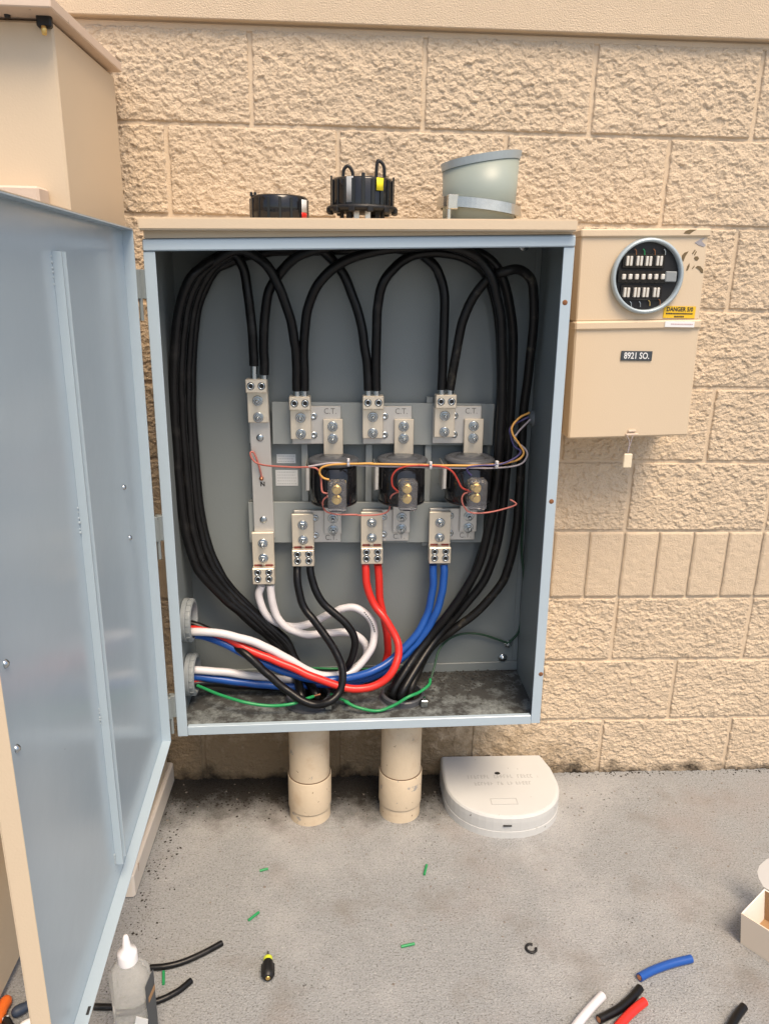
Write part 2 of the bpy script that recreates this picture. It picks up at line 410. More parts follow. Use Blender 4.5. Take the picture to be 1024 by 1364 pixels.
# ================================================================== left equipment cabinet
CX = -.302
lid_z = min(atx(68, 10, -.283).z, atx(163, 97, -.283).z)
cab = thing('equipment_cabinet', 'tall tan metal utility cabinet with overhanging lid at left edge', 'cabinet', (-.8, -.25, 0))
b = MB(); b.box(-1.3, CX, -.435, -.05, .075, lid_z-.004, .004); b.build('body', M_tan, cab)
lp, lt = atx(68, 10, -.283), atx(163, 97, -.283)
b = MB(); b.box(-1.33, -.283, lp.y, lt.y, 0, .020, .002)
b.v = [Vector((v.x, v.y, v.z+lp.z+(lt.z-lp.z)*(v.y-lp.y)/(lt.y-lp.y))) for v in b.v]
b.build('lid', M_tandull, cab)
b = MB(); b.box(-1.3, -.293, -.475, -.014, 0, .07, .006); o = b.build('base_foot', M_pale, cab); o['label'] = 'pale chipped and rusted base foot'
b = MB(); b.box(-1.25, -.338, -.49, -.4355, .09, 1.622, .004); b.build('lower_front_panel', M_tandull, cab)
b = MB(); b.box(-.52, -.497, -1.10, -.495, .02, 1.45, .004); b.build('open_door', M_tan, cab)
hb = MB(); p = at(57, 22, -.45)
hb.box(p.x-.013, p.x+.013, -.449, -.4355, p.z-.016, p.z+.024, .003); hasp = hb.build('hasp', M_blackmat, cab)
hb = MB(); hb.lathe([(.0, -.009), (.004, -.008), (.005, 0), (.004, .006), (0, .007)], 12, Matrix.Translation((p.x+.001, -.452, p.z-.021)), False); hb.build('lock', M_brass, hasp)
p = at(8, 13, -.45); hb = MB(); hb.lathe([(0, -.008), (.005, -.007), (.006, 0), (.004, .006), (0, .007)], 10, Matrix.Translation((p.x, -.445, p.z-.004)), False); hb.build('knob', M_blackmat, cab)

# ================================================================== CT enclosure
FY = -.295; BY = -.03
E_TL, E_TR, E_BL, E_BR = (-.2045, 1.5435), (.7150, 1.5705), (-.2040, .3470), (.7310, .3670)
EW, EH = .927, 1.2
qw = quad_warp(E_TL, E_TR, E_BL, E_BR)
def ew(v): return qw(Vector((v.x/EW, v.y, v.z/EH)))       # local metres (x 0-.927, z 0-1.2) to the hung box
enc = thing('electrical_cabinet', 'large open grey metal electrical enclosure with tan cap on the block wall', 'electrical cabinet', (.26, -.16, .36))
def epart(name, m, parent=None, *boxes):
    b = MB()
    for bx in boxes: b.box(*bx)
    b.warp(ew); return b.build(name, m, parent or enc)
T = .003
epart('back_panel', M_greyshade, None, (T, EW-T, BY, BY+.004, T, EH-T))
epart('side_panel', M_greyshade, None, (0, T, FY, BY+.004, 0, EH))
epart('side_panel', M_greyshade, None, (EW-T, EW, FY, BY+.004, 0, EH))
epart('top_panel', M_greyshade, None, (T, EW-T, FY, BY+.004, EH-T, EH))
fl = epart('floor_panel', M_floor, None, (T, EW-T, FY, BY+.0035, .006, .010))
epart('front_lip', M_greylit, None, (-.001, .024, FY-.003, FY, -.006, EH-.026, .001))
epart('front_lip', M_greylit, None, (EW-.023, EW+.001, FY-.003, FY, -.002, EH-.026, .001))
epart('front_lip', M_greylit, None, (-.001, EW+.001, FY-.006, FY+.004, EH-.025, EH-.002, .0025))
epart('front_lip', M_greylit, None, (.0245, EW-.0235, FY-.0035, FY+.01, -.004, .022, .0015))
o = epart('rear_upstand', M_greyshade, None, (T, EW-T, BY-.006, BY-.0005, .0105, .038, .001))
o = epart('corner_seam', M_greyshade, None, (EW-.018, EW-T-.0005, BY-.004, BY-.0005, .04, EH-T-.001, .001))
o = epart('tan_rim', M_tan, None, (.002, EW-.004, FY+.002, BY+.02, EH+.001, EH+.018))
epart('outer_skin', M_tan, None, (-.0012, -.0003, FY+.001, BY+.004, .0, EH))
epart('outer_skin', M_tan, None, (EW+.0003, EW+.0012, FY+.001, BY+.004, .0, EH))
epart('outer_skin', M_tan, None, (.0, EW, FY+.004, BY+.004, .0015, .0045))
# cap with a front drip edge
c0 = at(183, 297, -.318); c1 = at(770, 297, -.318)
b = MB(); zl0, zl1 = at(183, 306, -.318).z, at(183, 289, -.318).z; zr0, zr1 = at(770, 308, -.318).z, at(770, 292, -.318).z
qc = quad_warp((c0.x, zl1), (c1.x, zr1), (c0.x, zl0), (c1.x, zr0))
b.box(0, 1, -.318, -.022, 0, 1, .0); b.warp(qc); b2 = bmesh.new()
me = b.mesh('cap', M_tan); b2.from_mesh(me); bmesh.ops.bevel(b2, geom=list(b2.edges), offset=.003, segments=2, affect='EDGES'); b2.to_mesh(me); b2.free()
for v in me.vertices: v.co -= ORG[enc.name]
cap = bpy.data.objects.new('cap', me); COL.objects.link(cap); cap.parent = enc; cap['label'] = 'tan overhanging rain cap of the grey enclosure'
CAPZ = lambda X: zl1+(zr1-zl1)*(X-c0.x)/(c1.x-c0.x)
# bolts, rust spots
def ebolt(px, py, Y, r, m=M_zinc, name='bolt', hole=True):
    p = at(px, py, Y); b = MB()
    M = Matrix.Translation(p) @ Matrix.Rotation(R(90), 4, 'X')
    if m is M_rust: b.lathe([(r*1.1, 0), (r*.9, .0006), (r*.5, .0012), (.0004, .0014)], 12, M, False)
    else: b.lathe([(r, 0), (r, .003), (r*.72, .0045), (r*.6, .0045), (r*.55, .009), (0.0005, .0095)], 14, M, False)
    return b.build(name, m, enc)
for (px, py, r) in ((245, 323, .014), (697, 327, .014), (669, 876, .013), (203, 324, .010)): ebolt(px, py, BY-.001, r)
for (px, py) in ((752, 403), (734, 668), (720, 898)): ebolt(px, py, FY-.003, .0055, M_rust, 'rusty_rivet')
# small hub on the right side
p = atx(711, 557, .722); b = MB(); M = Matrix.Translation(p) @ Matrix.Rotation(R(-90), 4, 'Y')
b.lathe([(.022, -.001), (.022, .006), (.016, .008), (.016, .016), (.011, .016), (.010, .002)], 18, M, False); b.build('wire_hub', M_hub, enc)
HUBR = p
# door: tip plane from hinge to free edge
H0 = Vector((-.2190, -.312, 0)); H1 = Vector((-.1785, -1.212, 0))
da = (H1-H0); DWID = da.length; da.normalize(); dn = Vector((0, 0, 1)).cross(da); dn = dn if dn.x > 0 else -dn
def dw(v): return H0+da*v.x+dn*v.y+Vector((0, 0, v.z))       # x along the door, y out of its inside face, z up
DZ0, DZ1 = .337, 1.563; FD = .024
b = MB(); b.box(0.0015, DWID-.0015, -FD, -FD+.002, DZ0+.0015, DZ1-.0015)
b.box(.0015, DWID-.0015, -FD+.0021, 0, DZ0+.0015, DZ0+.004, .0005); b.box(.0015, DWID-.0015, -FD+.0021, 0, DZ1-.004, DZ1-.0015, .0005)
b.box(.0015, .004, -FD+.0021, .0, DZ0+.0041, DZ1-.0041); b.box(DWID-.0045, DWID-.0015, -FD+.0021, 0, DZ0+.0041, DZ1-.0041)
door = b.warp(dw).build('door', M_greylit, enc); door['label'] = 'grey-blue inner side of the door swung open to the left'
def dpart(name, m, fn):
    b = MB(); fn(b); return b.warp(dw).build(name, m, door)
def skin(b):
    b.box(0, DWID, -FD-.0016, -FD-.0004, DZ0, DZ1); b.box(DWID-.0012, DWID+.0002, -FD-.0003, .0006, DZ0, DZ1, .0004)
    b.box(0, DWID-.0016, -FD-.0003, -.0005, DZ0-.0002, DZ0+.001); b.box(0, DWID-.0016, -FD-.0003, -.0005, DZ1-.001, DZ1+.0002)
o = dpart('outer_skin', M_tan, skin)
pa = atx(82, 340, -.22); pb = atx(163, 1140, -.215)
sa = (H0.y-pa.y)
def hat(b):
    s0 = .466; prof = [(s0-.0125, 0), (s0-.0125, .014), (s0-.0095, .014), (s0-.0085, .006), (s0+.0085, .006), (s0+.0095, .014), (s0+.0125, .014), (s0+.0125, 0)]
    M = Matrix.Translation((0, -FD+.0022, 0))
    b.prism([(p[0], p[1]) for p in prof], .385, 1.502, M)
dpart('stiffener', M_greylit, hat)
def screw(b, px, py):
    p = atx(px, py, -.205); a = -(p.y-H0.y)
    M = Matrix.Translation((a, -FD+.002, p.z)) @ Matrix.Rotation(R(-90), 4, 'X')
    b.lathe([(.006, 0), (.0055, .002), (.003, .0045), (0.0004, .005)], 12, M, False)
for (px, py) in ((6, 884), (21, 997), (184, 649), (192, 716)): dpart('screw', M_zinc, lambda b: screw(b, px, py))
def weld(b, py0, py1, n):
    for k in range(n):
        z = py0+(py1-py0)*k/(n-1)+random.uniform(-.003, .003); rr = random.uniform(.0018, .0035)
        b.lathe([(rr, 0), (rr*.8, rr*.5), (.0002, rr*.7)], 8, Matrix.Translation((.4665+.0155, -FD+.0021, z)) @ Matrix.Rotation(R(-90), 4, 'X'), False)
for (z0_, z1_) in ((1.455, 1.497), (1.06, 1.10), (.70, .73), (.39, .41)): dpart('weld_bead', M_ring, lambda b: weld(b, z0_, z1_, 6))
dpart('paint_chip', M_mark, lambda b: b.box(.742, .757, -.0075, -.003, DZ0+.0042, DZ0+.0046))
for zc in (1.452, .905, .432):
    def leaf(b):
        b.box(-.012, .002, -.022, .006, zc-.03, zc+.03, .001)
        b.cyl((-.006, .004, zc-.075), (-.006, .004, zc+.02), .0042, 10)
    dpart('hinge', M_greyshade, leaf)
    b = MB(); b.box(-.2215, -.2045, -.306, -.289, zc-.03, zc+.03, .001); b.build('hinge_leaf', M_greyshade, enc)
# knock-out bushings on the left side and conduit bushings in the floor
for (px, py) in ((254, 826), (259, 898)):
    p = at(px, py, -.165); c = Vector((-.1995, -.165, p.z)); M = Matrix.Translation(c) @ Matrix.Rotation(R(90), 4, 'Y')
    b = MB(); b.ring(M, .058, .047, .012, 36)
    bush = b.build('conduit_bushing', M_hub, enc)
    b = MB(); b.lathe([(.045, .0125), (.0555, .0125), (.056, .020), (.0555, .0235), (.051, .026), (.047, .0258), (.045, .0125)], 40, M, False, False)
    for k in range(18):
        a = 2*math.pi*k/18; b.box(.0556, .0572, -.0025, .0025, .0135, .023, 0, M @ Matrix.Rotation(a, 4, 'Z'))
    b.build('knurled_nut', M_hub, bush)
    b = MB(); b.lathe([(.0465, -.02), (.0465, .002)], 32, M, True); b.build('dark_opening', M_hole, bush)
PIPE = [(.1235, -.172), (.3810, -.168)]
for (X, Y) in PIPE:
    b = MB(); M = Matrix.Translation((X, Y, .362)); b.lathe([(.052, 0), (.066, 0), (.066, .006), (.060, .008), (.060, .022), (.057, .025), (.052, .025), (.050, .004)], 36, M, False, False)
    fb = b.build('floor_bushing', M_rim, enc)
    b = MB(); b.lathe([(.0515, .0), (.0515, .0105)], 32, M, True); b.build('dark_opening', M_hole, fb)
    b = MB(); b.box(X+.045, X+.064, Y-.058, Y-.045, .3705, .392, .002); b.cyl((X+.054, Y-.052, .392), (X+.054, Y-.052, .40), .004, 8); b.build('ground_clamp', M_zinc, fb)

# mounting rack
rack = thing('mounting_rack', 'grey painted rails and struts behind the silver terminals', 'mounting rack', at(500, 630, -.05))
for (x0, x1, yt, yb) in ((362, 655, 535, 593), (331, 642, 668, 722)):
    p0 = at(x0, yt, -.055); p1 = at(x1, yb, -.055)
    b = MB(); b.box(p0.x, p1.x, -.060, -.052, p1.z, p0.z, .0015); b.build('rail', M_rail, rack)
for xs in (492, 572, 405):
    p0 = at(xs, 528, -.04); p1 = at(xs, 725, -.04)
    b = MB(); b.box(p0.x-.0085, p0.x+.0085, -.0518, BY-.0005, p1.z, p0.z, .001); b.build('strut', M_rail, rack)

# ------------------------------------------------------------------ terminals
TILT = R(-.6)
def hexbolt(b, x, z, y, r=.0105, L=.012, slim=True):
    M = Matrix.Translation((x, y, z)) @ Matrix.Rotation(R(90), 4, 'X')
    b.lathe([(r*1.08, 0), (r*1.08, .0018), (r*.98, .0024)], 20, M)
    b.lathe([(r*.80, .0030), (r*.80, .0088), (r*.70, .0098)], 6, M, True, False)
    if slim: b.lathe([(r*.42, .0099), (r*.42, L+.004), (r*.25, L+.0055)], 12, M)
def setscrew(b, bh, x, z, y, r=.0072):
    M = Matrix.Translation((x, y, z)) @ Matrix.Rotation(R(90), 4, 'X')
    b.lathe([(r*.58, .0002), (r, .0002), (r, .0020), (r*.86, .0030), (r*.66, .0030), (r*.58, .0014)], 18, M, False)
    bh.lathe([(r*.57, -.001), (r*.57, .0010)], 12, M, True, False)
    bh.lathe([(r*1.12, .0001), (r*1.12, .00025)], 18, M, True, False)
def make_lug(name, label, nset, wid, up):
    root = thing(name, label, 'terminal lug', (0, 0, 0), 'silver terminal lugs inside the grey enclosure')
    sgn = 1 if up else -1
    hh = .056; bl = .034 if up else .046; tl = .078 if up else .094
    b = MB(); b.box(-wid/2, wid/2, -.034, 0, sgn*(hh-bl), sgn*hh, .002)
    b.box(-wid/2+.0005, wid/2-.0005, -.013, -.0005, sgn*(hh-bl-.0004), sgn*(hh-bl-tl+.0), .0012)
    b.build('lug_block', M_al, root)
    for k in (0, 1):
        b = MB(); z = sgn*(hh-bl-.022-.042*k); hexbolt(b, 0, z, -.0135, .0122, .016); b.build('bolt', M_zinc, root)
    rows = [0] if up else [0, 1]
    for rz in rows:
        for sx in (-1, 1):
            z = sgn*(hh-.016-rz*.019) if not up else hh-.0165
            b = MB(); bh = MB(); setscrew(b, bh, sx*wid*.25, z, -.0342, .0086)
            s_ = b.build('set_screw', M_zinc, root); bh.build('hex_socket', M_hole, s_)
    if not up:
        for sx in (-1, 1):
            b = MB(); b.box(sx*wid*.25-.010, sx*wid*.25+.010, -.0165, -.0135, sgn*(hh-bl-.004), sgn*(hh-bl-.0005)); b.build('paint_mark', M_redink, root)
    return root
UPX = [(343.5, 533.5), (400.5, 556), (496.5, 555), (592, 553.5)]
LOX = [(351.5, 748.5), (404, 724.5), (495, 721.5), (585, 721)]
YL = -.0745
where_u = ['upper silver lug on the long bar at left, two black cables entering its top', 'upper silver lug above the leftmost round black transformer', 'upper silver lug above the middle round black transformer', 'upper silver lug above the rightmost round black transformer']
where_l = ['lower silver lug on the long bar at left, white cables leaving below', 'lower silver lug with black cables leaving below', 'lower silver lug with red cables leaving below', 'lower silver lug with blue cables leaving below']
up0 = make_lug('terminal_lug', where_u[0], 2, .0535, True); lo0 = make_lug('terminal_lug', where_l[0], 4, .0590, False)
LUGU = []; LUGL = []
for i, (px, py) in enumerate(UPX):
    p = at(px, py, YL-.01); p.y = YL
    if i == 0: up0.location = p; up0.rotation_euler = (0, TILT, 0); ORG[up0.name] = p
    else: copy_thing(up0, p, where_u[i], (0, TILT, 0))
    LUGU.append(p)
for i, (px, py) in enumerate(LOX):
    p = at(px, py, YL-.01); p.y = YL
    if i == 0: lo0.location = p; lo0.rotation_euler = (0, TILT, 0); ORG[lo0.name] = p
    else: copy_thing(lo0, p, where_l[i], (0, TILT, 0))
    LUGL.append(p)
# neutral bar
nb = thing('bus_bar', 'long flat silver bus bar standing at left of the transformers', 'bus bar', at(348, 645, -.07))
a0, a1, a2, a3 = at(333, 562, -.066), at(359, 562, -.066), at(340, 715, -.066), at(366, 715, -.066)
a0 = at(331.5, 515, -.066); a1 = at(357.5, 515, -.066)
b = MB(); qn = quad_warp((a0.x, a0.z), (a1.x, a1.z), (a2.x, a2.z), (a3.x, a3.z)); b.box(0, 1, -.0735, -.0615, 0, 1, .0); b.warp(qn); b.build('bar', M_alflat, nb)
for (px, py) in ((346.5, 583), (351, 692)):
    p = at(px, py, -.0737); b = MB(); M = Matrix.Translation(p) @ Matrix.Rotation(R(90), 4, 'X'); b.lathe([(.0095, 0), (.0095, .002), (.006, .0035), (.0005, .004)], 14, M, False); b.build('bolt', M_zinc, nb)
p = at(350, 645, -.0739); text_mesh('N', .016, M_mark, 'marked_letter', p, nb, bold=.0006)
q = at(348.5, 637, -.0737); b = MB(); b.lathe([(.006, 0), (.006, .004), (.0035, .008), (.0004, .009)], 8, Matrix.Translation(q) @ Matrix.Rotation(R(90), 4, 'X'), False); b.build('wire_lug', M_copper, nb)
p0 = at(336, 566, -.06); 
for (x0, x1, y0, y1) in ((331, 358, 668, 722), (330, 352, 520, 590)):
    p0 = at(x0, y0, -.055); p1 = at(x1, y1, -.055); b = MB(); b.box(p0.x, p1.x, -.0612, BY-.0005, p1.z, p0.z, .001); b.build('standoff', M_rail, nb)

# C.T. bus plates with link bars
def make_plate(label, up):
    root = thing('bus_plate', label, 'bus plate', (0, 0, 0), 'stamped C.T. plates of the transformers')
    w, h = (.126, .098) if up else (.124, .090)
    b = MB(); b.box(-w/2, w/2, -.011, 0, -h/2, h/2, .0012); b.build('plate', M_alflat, root)
    for z in (.024, -.025):
        b = MB(); M = Matrix.Translation((-.007 if up else -.006, -.0112, z)) @ Matrix.Rotation(R(90), 4, 'X')
        b.lathe([(.0095, 0), (.009, .003), (.004, .0035), (.0035, .002), (.0004, .002)], 16, M, False); b.build('screw', M_zinc, root)
    sg = 1 if up else -1
    ORG[root.name] = Vector((0, 0, 0))
    text_mesh('C.T.', .021, M_stamp, 'stamped_letters', Vector((.036, -.0112, sg*h/2-sg*.013)), root, bold=-.0001, sx=.9)
    b = MB()
    if up: b.box(.018, .068, -.022, -.0113, -.075, .017, .0012)
    else: b.box(.018, .064, -.022, -.0113, -.018, .072, .0012)
    lk = b.build('link_bar', M_al if up else M_alflat, root)
    for z in ((-.001, -.033) if up else (.026, -.006)):
        b = MB(); hexbolt(b, .042, z, -.0222, .0125, .015); b.build('bolt', M_zinc, lk)
    return root
YP = -.0615
pu = [(421.5, 566, 'left'), (515.5, 566, 'middle'), (608, 565.5, 'right')]
pl = [(423, 700.5, 'left'), (513.5, 699, 'middle'), (602, 697.5, 'right')]
for lst, up in ((pu, True), (pl, False)):
    r0 = None
    for (px, py, w) in lst:
        p = at(px, py, YP-.006); p.y = YP
        lab = ('silver plate stamped C.T. %s the %s black transformer' % ('on top of' if up else 'under', {'left': 'leftmost', 'middle': 'middle', 'right': 'rightmost'}[w]))
        if r0 is None: r0 = make_plate(lab, up); r0.location = p; r0.rotation_euler = (0, TILT, 0)
        else: copy_thing(r0, p, lab, (0, TILT, 0))

# current transformers
def make_ct(label):
    root = thing('current_transformer', label, 'transformer', (0, 0, 0), 'round black current transformers in a row')
    b = MB()
    b.lathe([(.056, -.058), (.0605, -.055), (.0600, -.02), (.0590, .038), (.056, .0405)], 36, None, True, True, 1, 1.0)
    b.build('body', M_blackpl, root)
    b = MB(); b.lathe([(.055, .0408), (.063, .043), (.0655, .048), (.064, .053), (.057, .0565), (.048, .057), (.046, .054), (.038, .054), (.036, .0585), (.0, .059)], 40, None, False, True, 1, .98)
    b.build('top_rim', M_rim, root)
    b = MB(); b.lathe([(.0, -.064), (.050, -.064), (.060, -.060), (.061, -.055), (.056, -.051), (.05, -.05)], 40, None, False, True, 1, 1.); b.build('bottom_rim', M_blackpl, root)
    b = MB(); b.box(-.0715, -.0695, -.02, .05, -.028, .040, .0008); b.box(-.0695, -.0612, -.0225, -.0205, -.025, .038, .0008); b.build('bracket', M_alflat, root)
    b = MB(); b.box(-.0135, .0325, -.097, -.0625, -.062, .017, .006); b.build('terminal_cover', M_clear, root)
    for z in (-.008, -.034):
        b = MB(); M = Matrix.Translation((.008, -.0635, z)) @ Matrix.Rotation(R(90), 4, 'X'); b.lathe([(.012, 0), (.012, .01), (.009, .012), (.009, .024), (.0005, .0245)], 12, M, False, False); b.build('terminal_screw', M_brass, root)
    return root
c0_ = None
for (px, py, w) in ((444.5, 638, 'leftmost'), (535, 637, 'middle'), (624, 636, 'rightmost')):
    p = at(px, py, -.116); lab = '%s of the three round black current transformers' % w
    if c0_ is None: c0_ = make_ct(lab); c0_.location = p
    else: copy_thing(c0_, p, lab)

# stickers
for (x0, y0, x1, y1, lab, rows) in ((368.5, 605, 394, 617, 'small white printed label, upper of two beside the left transformer', 3), (367, 626, 397, 647, 'larger white printed label, lower of two beside the left transformer', 5)):
    p0 = at(x0, y0, BY-.0012); p1 = at(x1, y1, BY-.0012); r_ = thing('paper_label', lab, 'label', (p0+p1)/2, 'printed labels on the back panel')
    b = MB(); b.box(p0.x, p1.x, BY-.0014, BY-.0004, p1.z, p0.z); b.build('sticker', M_sticker, r_)
    b = MB(); w = p1.x-p0.x; h = p0.z-p1.z
    for k in range(rows):
        z = p0.z-h*(k+.7)/(rows+.4); x = p0.x+w*.08
        while x < p1.x-w*.12:
            l = random.uniform(.002, .006); b.box(x, min(x+l, p1.x-w*.06), BY-.0019, BY-.0015, z-.0007, z+.0007); x += l+.0016
    b.build('printed_lines', M_stickergrey, r_)

# ------------------------------------------------------------------ cables
FLZ = .3600
def cpath(pts, r, clampz=True):
    out = []; ys = [p[2] if len(p) > 2 else None for p in pts]
    known = [i for i, y in enumerate(ys) if y is not None]
    for i, p in enumerate(pts):
        if ys[i] is None:
            a = max(k for k in known if k < i); nx = [k for k in known if k > i]
            if nx: c = nx[0]; t = (i-a)/(c-a); Y = ys[a]*(1-t)+ys[c]*t
            else: Y = ys[a]
        else: Y = ys[i]
        Y = min(Y, BY-r-.0006)
        w = at(p[0], p[1], Y)
        fz = .3585+.0205*(w.x+.2)/.93
        if clampz and w.z < fz+r+.001 and -.30 < w.y:
            d = ray(p[0], p[1]); w = CAM+d*((fz+r+.001-CAM.z)/d.z)
        out.append(w)
    return out
CABLES = []
def cable(name, label, cat, pts, r, m, group, n=12, core=False, extra=None, sub=8):
    P = cpath(pts, r, True)
    if extra: P = P+[Vector(e) for e in extra]
    jit = .0011 if r > .008 else .0007
    P = [q if i in (0, len(P)-1) else q+noise.noise_vector(q*23+Vector((len(CABLES)*3.1, 0, 0)))*jit*2 for i, q in enumerate(catmull(P, 3))]
    b = MB(); b.tube(P, r, n, 4)
    o = b.build(name, m); tag(o, label, cat, group); CABLES.append(o); return o
RB = .0118
def stub(px, py, i):      # bare conductor going into an upper lug
    pass
GB = 'heavy black cables looping over the terminals'
X1, Y1 = PIPE[0]; X2, Y2 = PIPE[1]
def lefttail(dx, Y0, ex, ey, r):
    k = dx
    return [(268+k, 362, Y0), (249+k, 400), (241+k, 450), (238.5+k, 520, Y0), (241+k, 580), (246.5+k, 650), (255+k*1.05, 710), (271+k*1.1, 757, Y0*.6-.05), (300+k*.9, 792), (335+k*.8, 824), (368+k*.7, 853, -.085), (392+k*.3, 885, -.10)]
tails = [(-7, -.155, -.02, -.02), (3, -.125, .02, -.015), (12, -.085, -.015, .018), (17, -.060, .02, .016)]
ends = [[(X1+t[2], Y1+t[3], .395), (X1+t[2]*.9, Y1+t[3]*.9, .365)] for t in tails]
heads = [
 [(338.3, 487, -.092), (337, 455), (334, 420), (329, 380), (321, 350, -.10), (303, 337, -.11)],
 [(395.5, 520, -.092), (395, 480), (390, 440), (379, 400), (363, 364, -.135), (343, 343), (312, 333, -.14)],
 [(490.5, 520, -.092), (488, 480), (479, 425), (463, 378), (446, 350, -.085), (425, 332), (390, 325), (340, 327, -.10), (303, 342, -.09)],
 [(588, 519, -.092), (590, 470), (592, 400), (586, 368), (572, 347, -.09), (548, 335), (505, 330, -.07), (440, 334), (380, 334), (330, 341), (300, 352, -.06)]]
labs = ['black cable entering left hole of the lug on the long bar, curving left', 'black cable entering the leftmost transformer lug from the left', 'black cable arching from the middle transformer lug towards the left', 'black cable running along the top from right transformer lug to left bundle']
def strands(o, px, y0, y1):
    ORG[o.name] = Vector((0, 0, 0)); p0 = at(px, y0, -.092); p1 = at(px, y1, -.092); b = MB(); b.cyl(p0, p1, .0088, 12); b.build('bare_strands', M_zinc, o)
STR = {'l': [(338.5, 484, 506), (395.5, 517, 530), (490.5, 517, 530), (588, 516, 529)], 'r': [(352, 496, 506), (405.5, 517, 530), (501.5, 517, 530), (599.5, 516, 529)]}
for i_, (h, t, e, l) in enumerate(zip(heads, tails, ends, labs)):
    o = cable('black_cable', l, 'cable', h+lefttail(t[0], t[1], 0, 0, RB), RB, M_black, GB, extra=e); strands(o, *STR['l'][i_])
rheads = [
 ([(352, 499, -.092), (351.5, 450), (355, 402), (366, 373, -.11), (386, 350), (412, 335), (450, 327, -.16), (520, 324), (585, 326), (628, 338), (652, 365, -.16), (664, 410), (668, 460, -.14), (668, 540), (661, 640), (651, 700), (635, 758, -.12), (601, 812), (566, 856)], (-.022, -.018)),
 ([(405.5, 520, -.092), (405, 450), (413, 402), (430, 371, -.125), (455, 350), (495, 336), (545, 329, -.13), (600, 327), (640, 338), (665, 362, -.13), (679, 410), (683, 460, -.10), (680, 540), (673, 640), (663, 720), (645, 772, -.10), (615, 810), (581, 850)], (.0, -.028)),
 ([(501, 520, -.092), (501, 450), (504, 402), (512, 374, -.115), (531, 351), (560, 338), (598, 338, -.09), (634, 352), (655, 384, -.07), (664, 430), (667, 500, -.055), (664, 600), (655, 680), (640, 740), (618, 790, -.06), (585, 835), (558, 868)], (-.015, .02)),
 ([(599, 519, -.092), (605, 482), (615, 432), (631, 395, -.115), (652, 371), (676, 360, -.15), (695, 361), (708, 376), (711, 405, -.12), (707, 470), (698, 540, -.08), (692, 640), (686, 715), (670, 772), (638, 812, -.09), (600, 842), (571, 866)], (.024, -.008))]
rlabs = ['black cable from right hole of the long bar lug arching right along the top', 'black cable from right hole of leftmost transformer lug arching right', 'black cable from right hole of middle transformer lug looping right', 'outermost black cable looping from the right transformer lug down the right side']
for i_, ((h, e), l) in enumerate(zip(rheads, rlabs)):
    o = cable('black_cable', l, 'cable', h, RB, M_blackdusty if l.startswith('outer') else M_black, GB, extra=[(X2+e[0], Y2+e[1], .41), (X2+e[0]*.8, Y2+e[1]*.8, .365)]); strands(o, *STR['r'][i_])
def crop3(x, y): return (200+x/3.413, 640+y/3.413)
def crop4(x, y): return (460+x/3.413, 640+y/3.413)
def cp(fn, pts): return [fn(p[0], p[1])+tuple(p[2:]) for p in pts]
RC = .0106
GC = 'coloured cables leaving the lower lugs'
HX = -.19
cable('white_cable', 'white cable making the big high loop under the lower lugs', 'cable', [(348.5, 780, -.092)]+cp(crop3, [(494, 520), (517, 590, -.09), (560, 640), (640, 664, -.08), (720, 650), (800, 615, -.08), (865, 585), (930, 580, -.09), (995, 622), (1020, 690, -.10), (1005, 765), (960, 830, -.13), (900, 875), (800, 888, -.165), (720, 865), (640, 818, -.175), (520, 755), (400, 712, -.185), (300, 692), (215, 687, -.182)]), RC, M_white, GC, extra=[(-.215, -.165, at(250, 842, -.165).z)])
wc = CABLES[-1]; b = MB()
for k in range(11):
    t_ = k/10; x, y = crop3(975+45*t_+8*math.sin(t_*3.1), 600+85*t_); p = at(x, y, -.1033-.0068*t_); a_ = .9
    b.box(-.0016, .0016, -.0009, .0009, -.0012, .0012, 0, Matrix.Translation(p) @ Matrix.Rotation(a_, 4, 'Y'))
ORG[wc.name] = Vector((0, 0, 0)); b.build('cable_print', M_mark, wc)
cable('white_cable', 'white cable making the smaller low loop under the lower lugs', 'cable', [(360.5, 780, -.092)]+cp(crop3, [(550, 510), (562, 580), (592, 640, -.10), (645, 682), (720, 700, -.095), (800, 696), (870, 690, -.09), (935, 703), (978, 745, -.085), (980, 800), (935, 850, -.08), (850, 888), (760, 905, -.10), (660, 910), (560, 898), (440, 883, -.15), (330, 869), (228, 862, -.165)]), RC, M_white, GC, extra=[(-.215, -.165, at(257, 893, -.165).z)])
cable('black_cable', 'black cable leaving left under the black pair lug in a long low loop', 'cable', [(396, 755, -.092)]+cp(crop3, [(670, 440), (675, 500), (702, 580, -.13), (760, 655), (825, 745, -.17), (866, 830), (877, 900, -.21), (856, 968), (810, 1008, -.245), (750, 1018), (690, 1000, -.24), (610, 945), (520, 865, -.21), (440, 792, -.195), (380, 747, -.165), (300, 702, -.142), (215, 660, -.138)]), RC, M_black, GC, extra=[(-.215, -.135, at(250, 834, -.165).z)])
cable('black_cable', 'black cable leaving right under the black pair lug, curling behind the white loops', 'cable', [(413, 755, -.092)]+cp(crop3, [(733, 440), (752, 500), (797, 570, -.12), (865, 625), (917, 690, -.14), (930, 755), (910, 825, -.15), (865, 880), (790, 915, -.14), (690, 930), (540, 938, -.12), (380, 930), (240, 918, -.155)]), RC, M_black, GC, extra=[(-.215, -.17, at(257, 915, -.165).z)])
cable('red_cable', 'red cable swinging out in the wide front loop', 'cable', [(487, 752, -.092)]+cp(crop4, [(94, 420), (100, 485), (130, 560, -.11), (188, 640), (232, 720, -.15), (240, 800), (206, 880, -.20), (135, 932), (40, 950, -.215)])+cp(crop3, [(840, 928), (740, 893, -.21), (640, 850), (540, 808, -.19), (430, 762), (330, 705, -.17), (220, 680, -.16)]), RC, M_red, GC, extra=[(-.215, -.15, at(250, 842, -.165).z)])
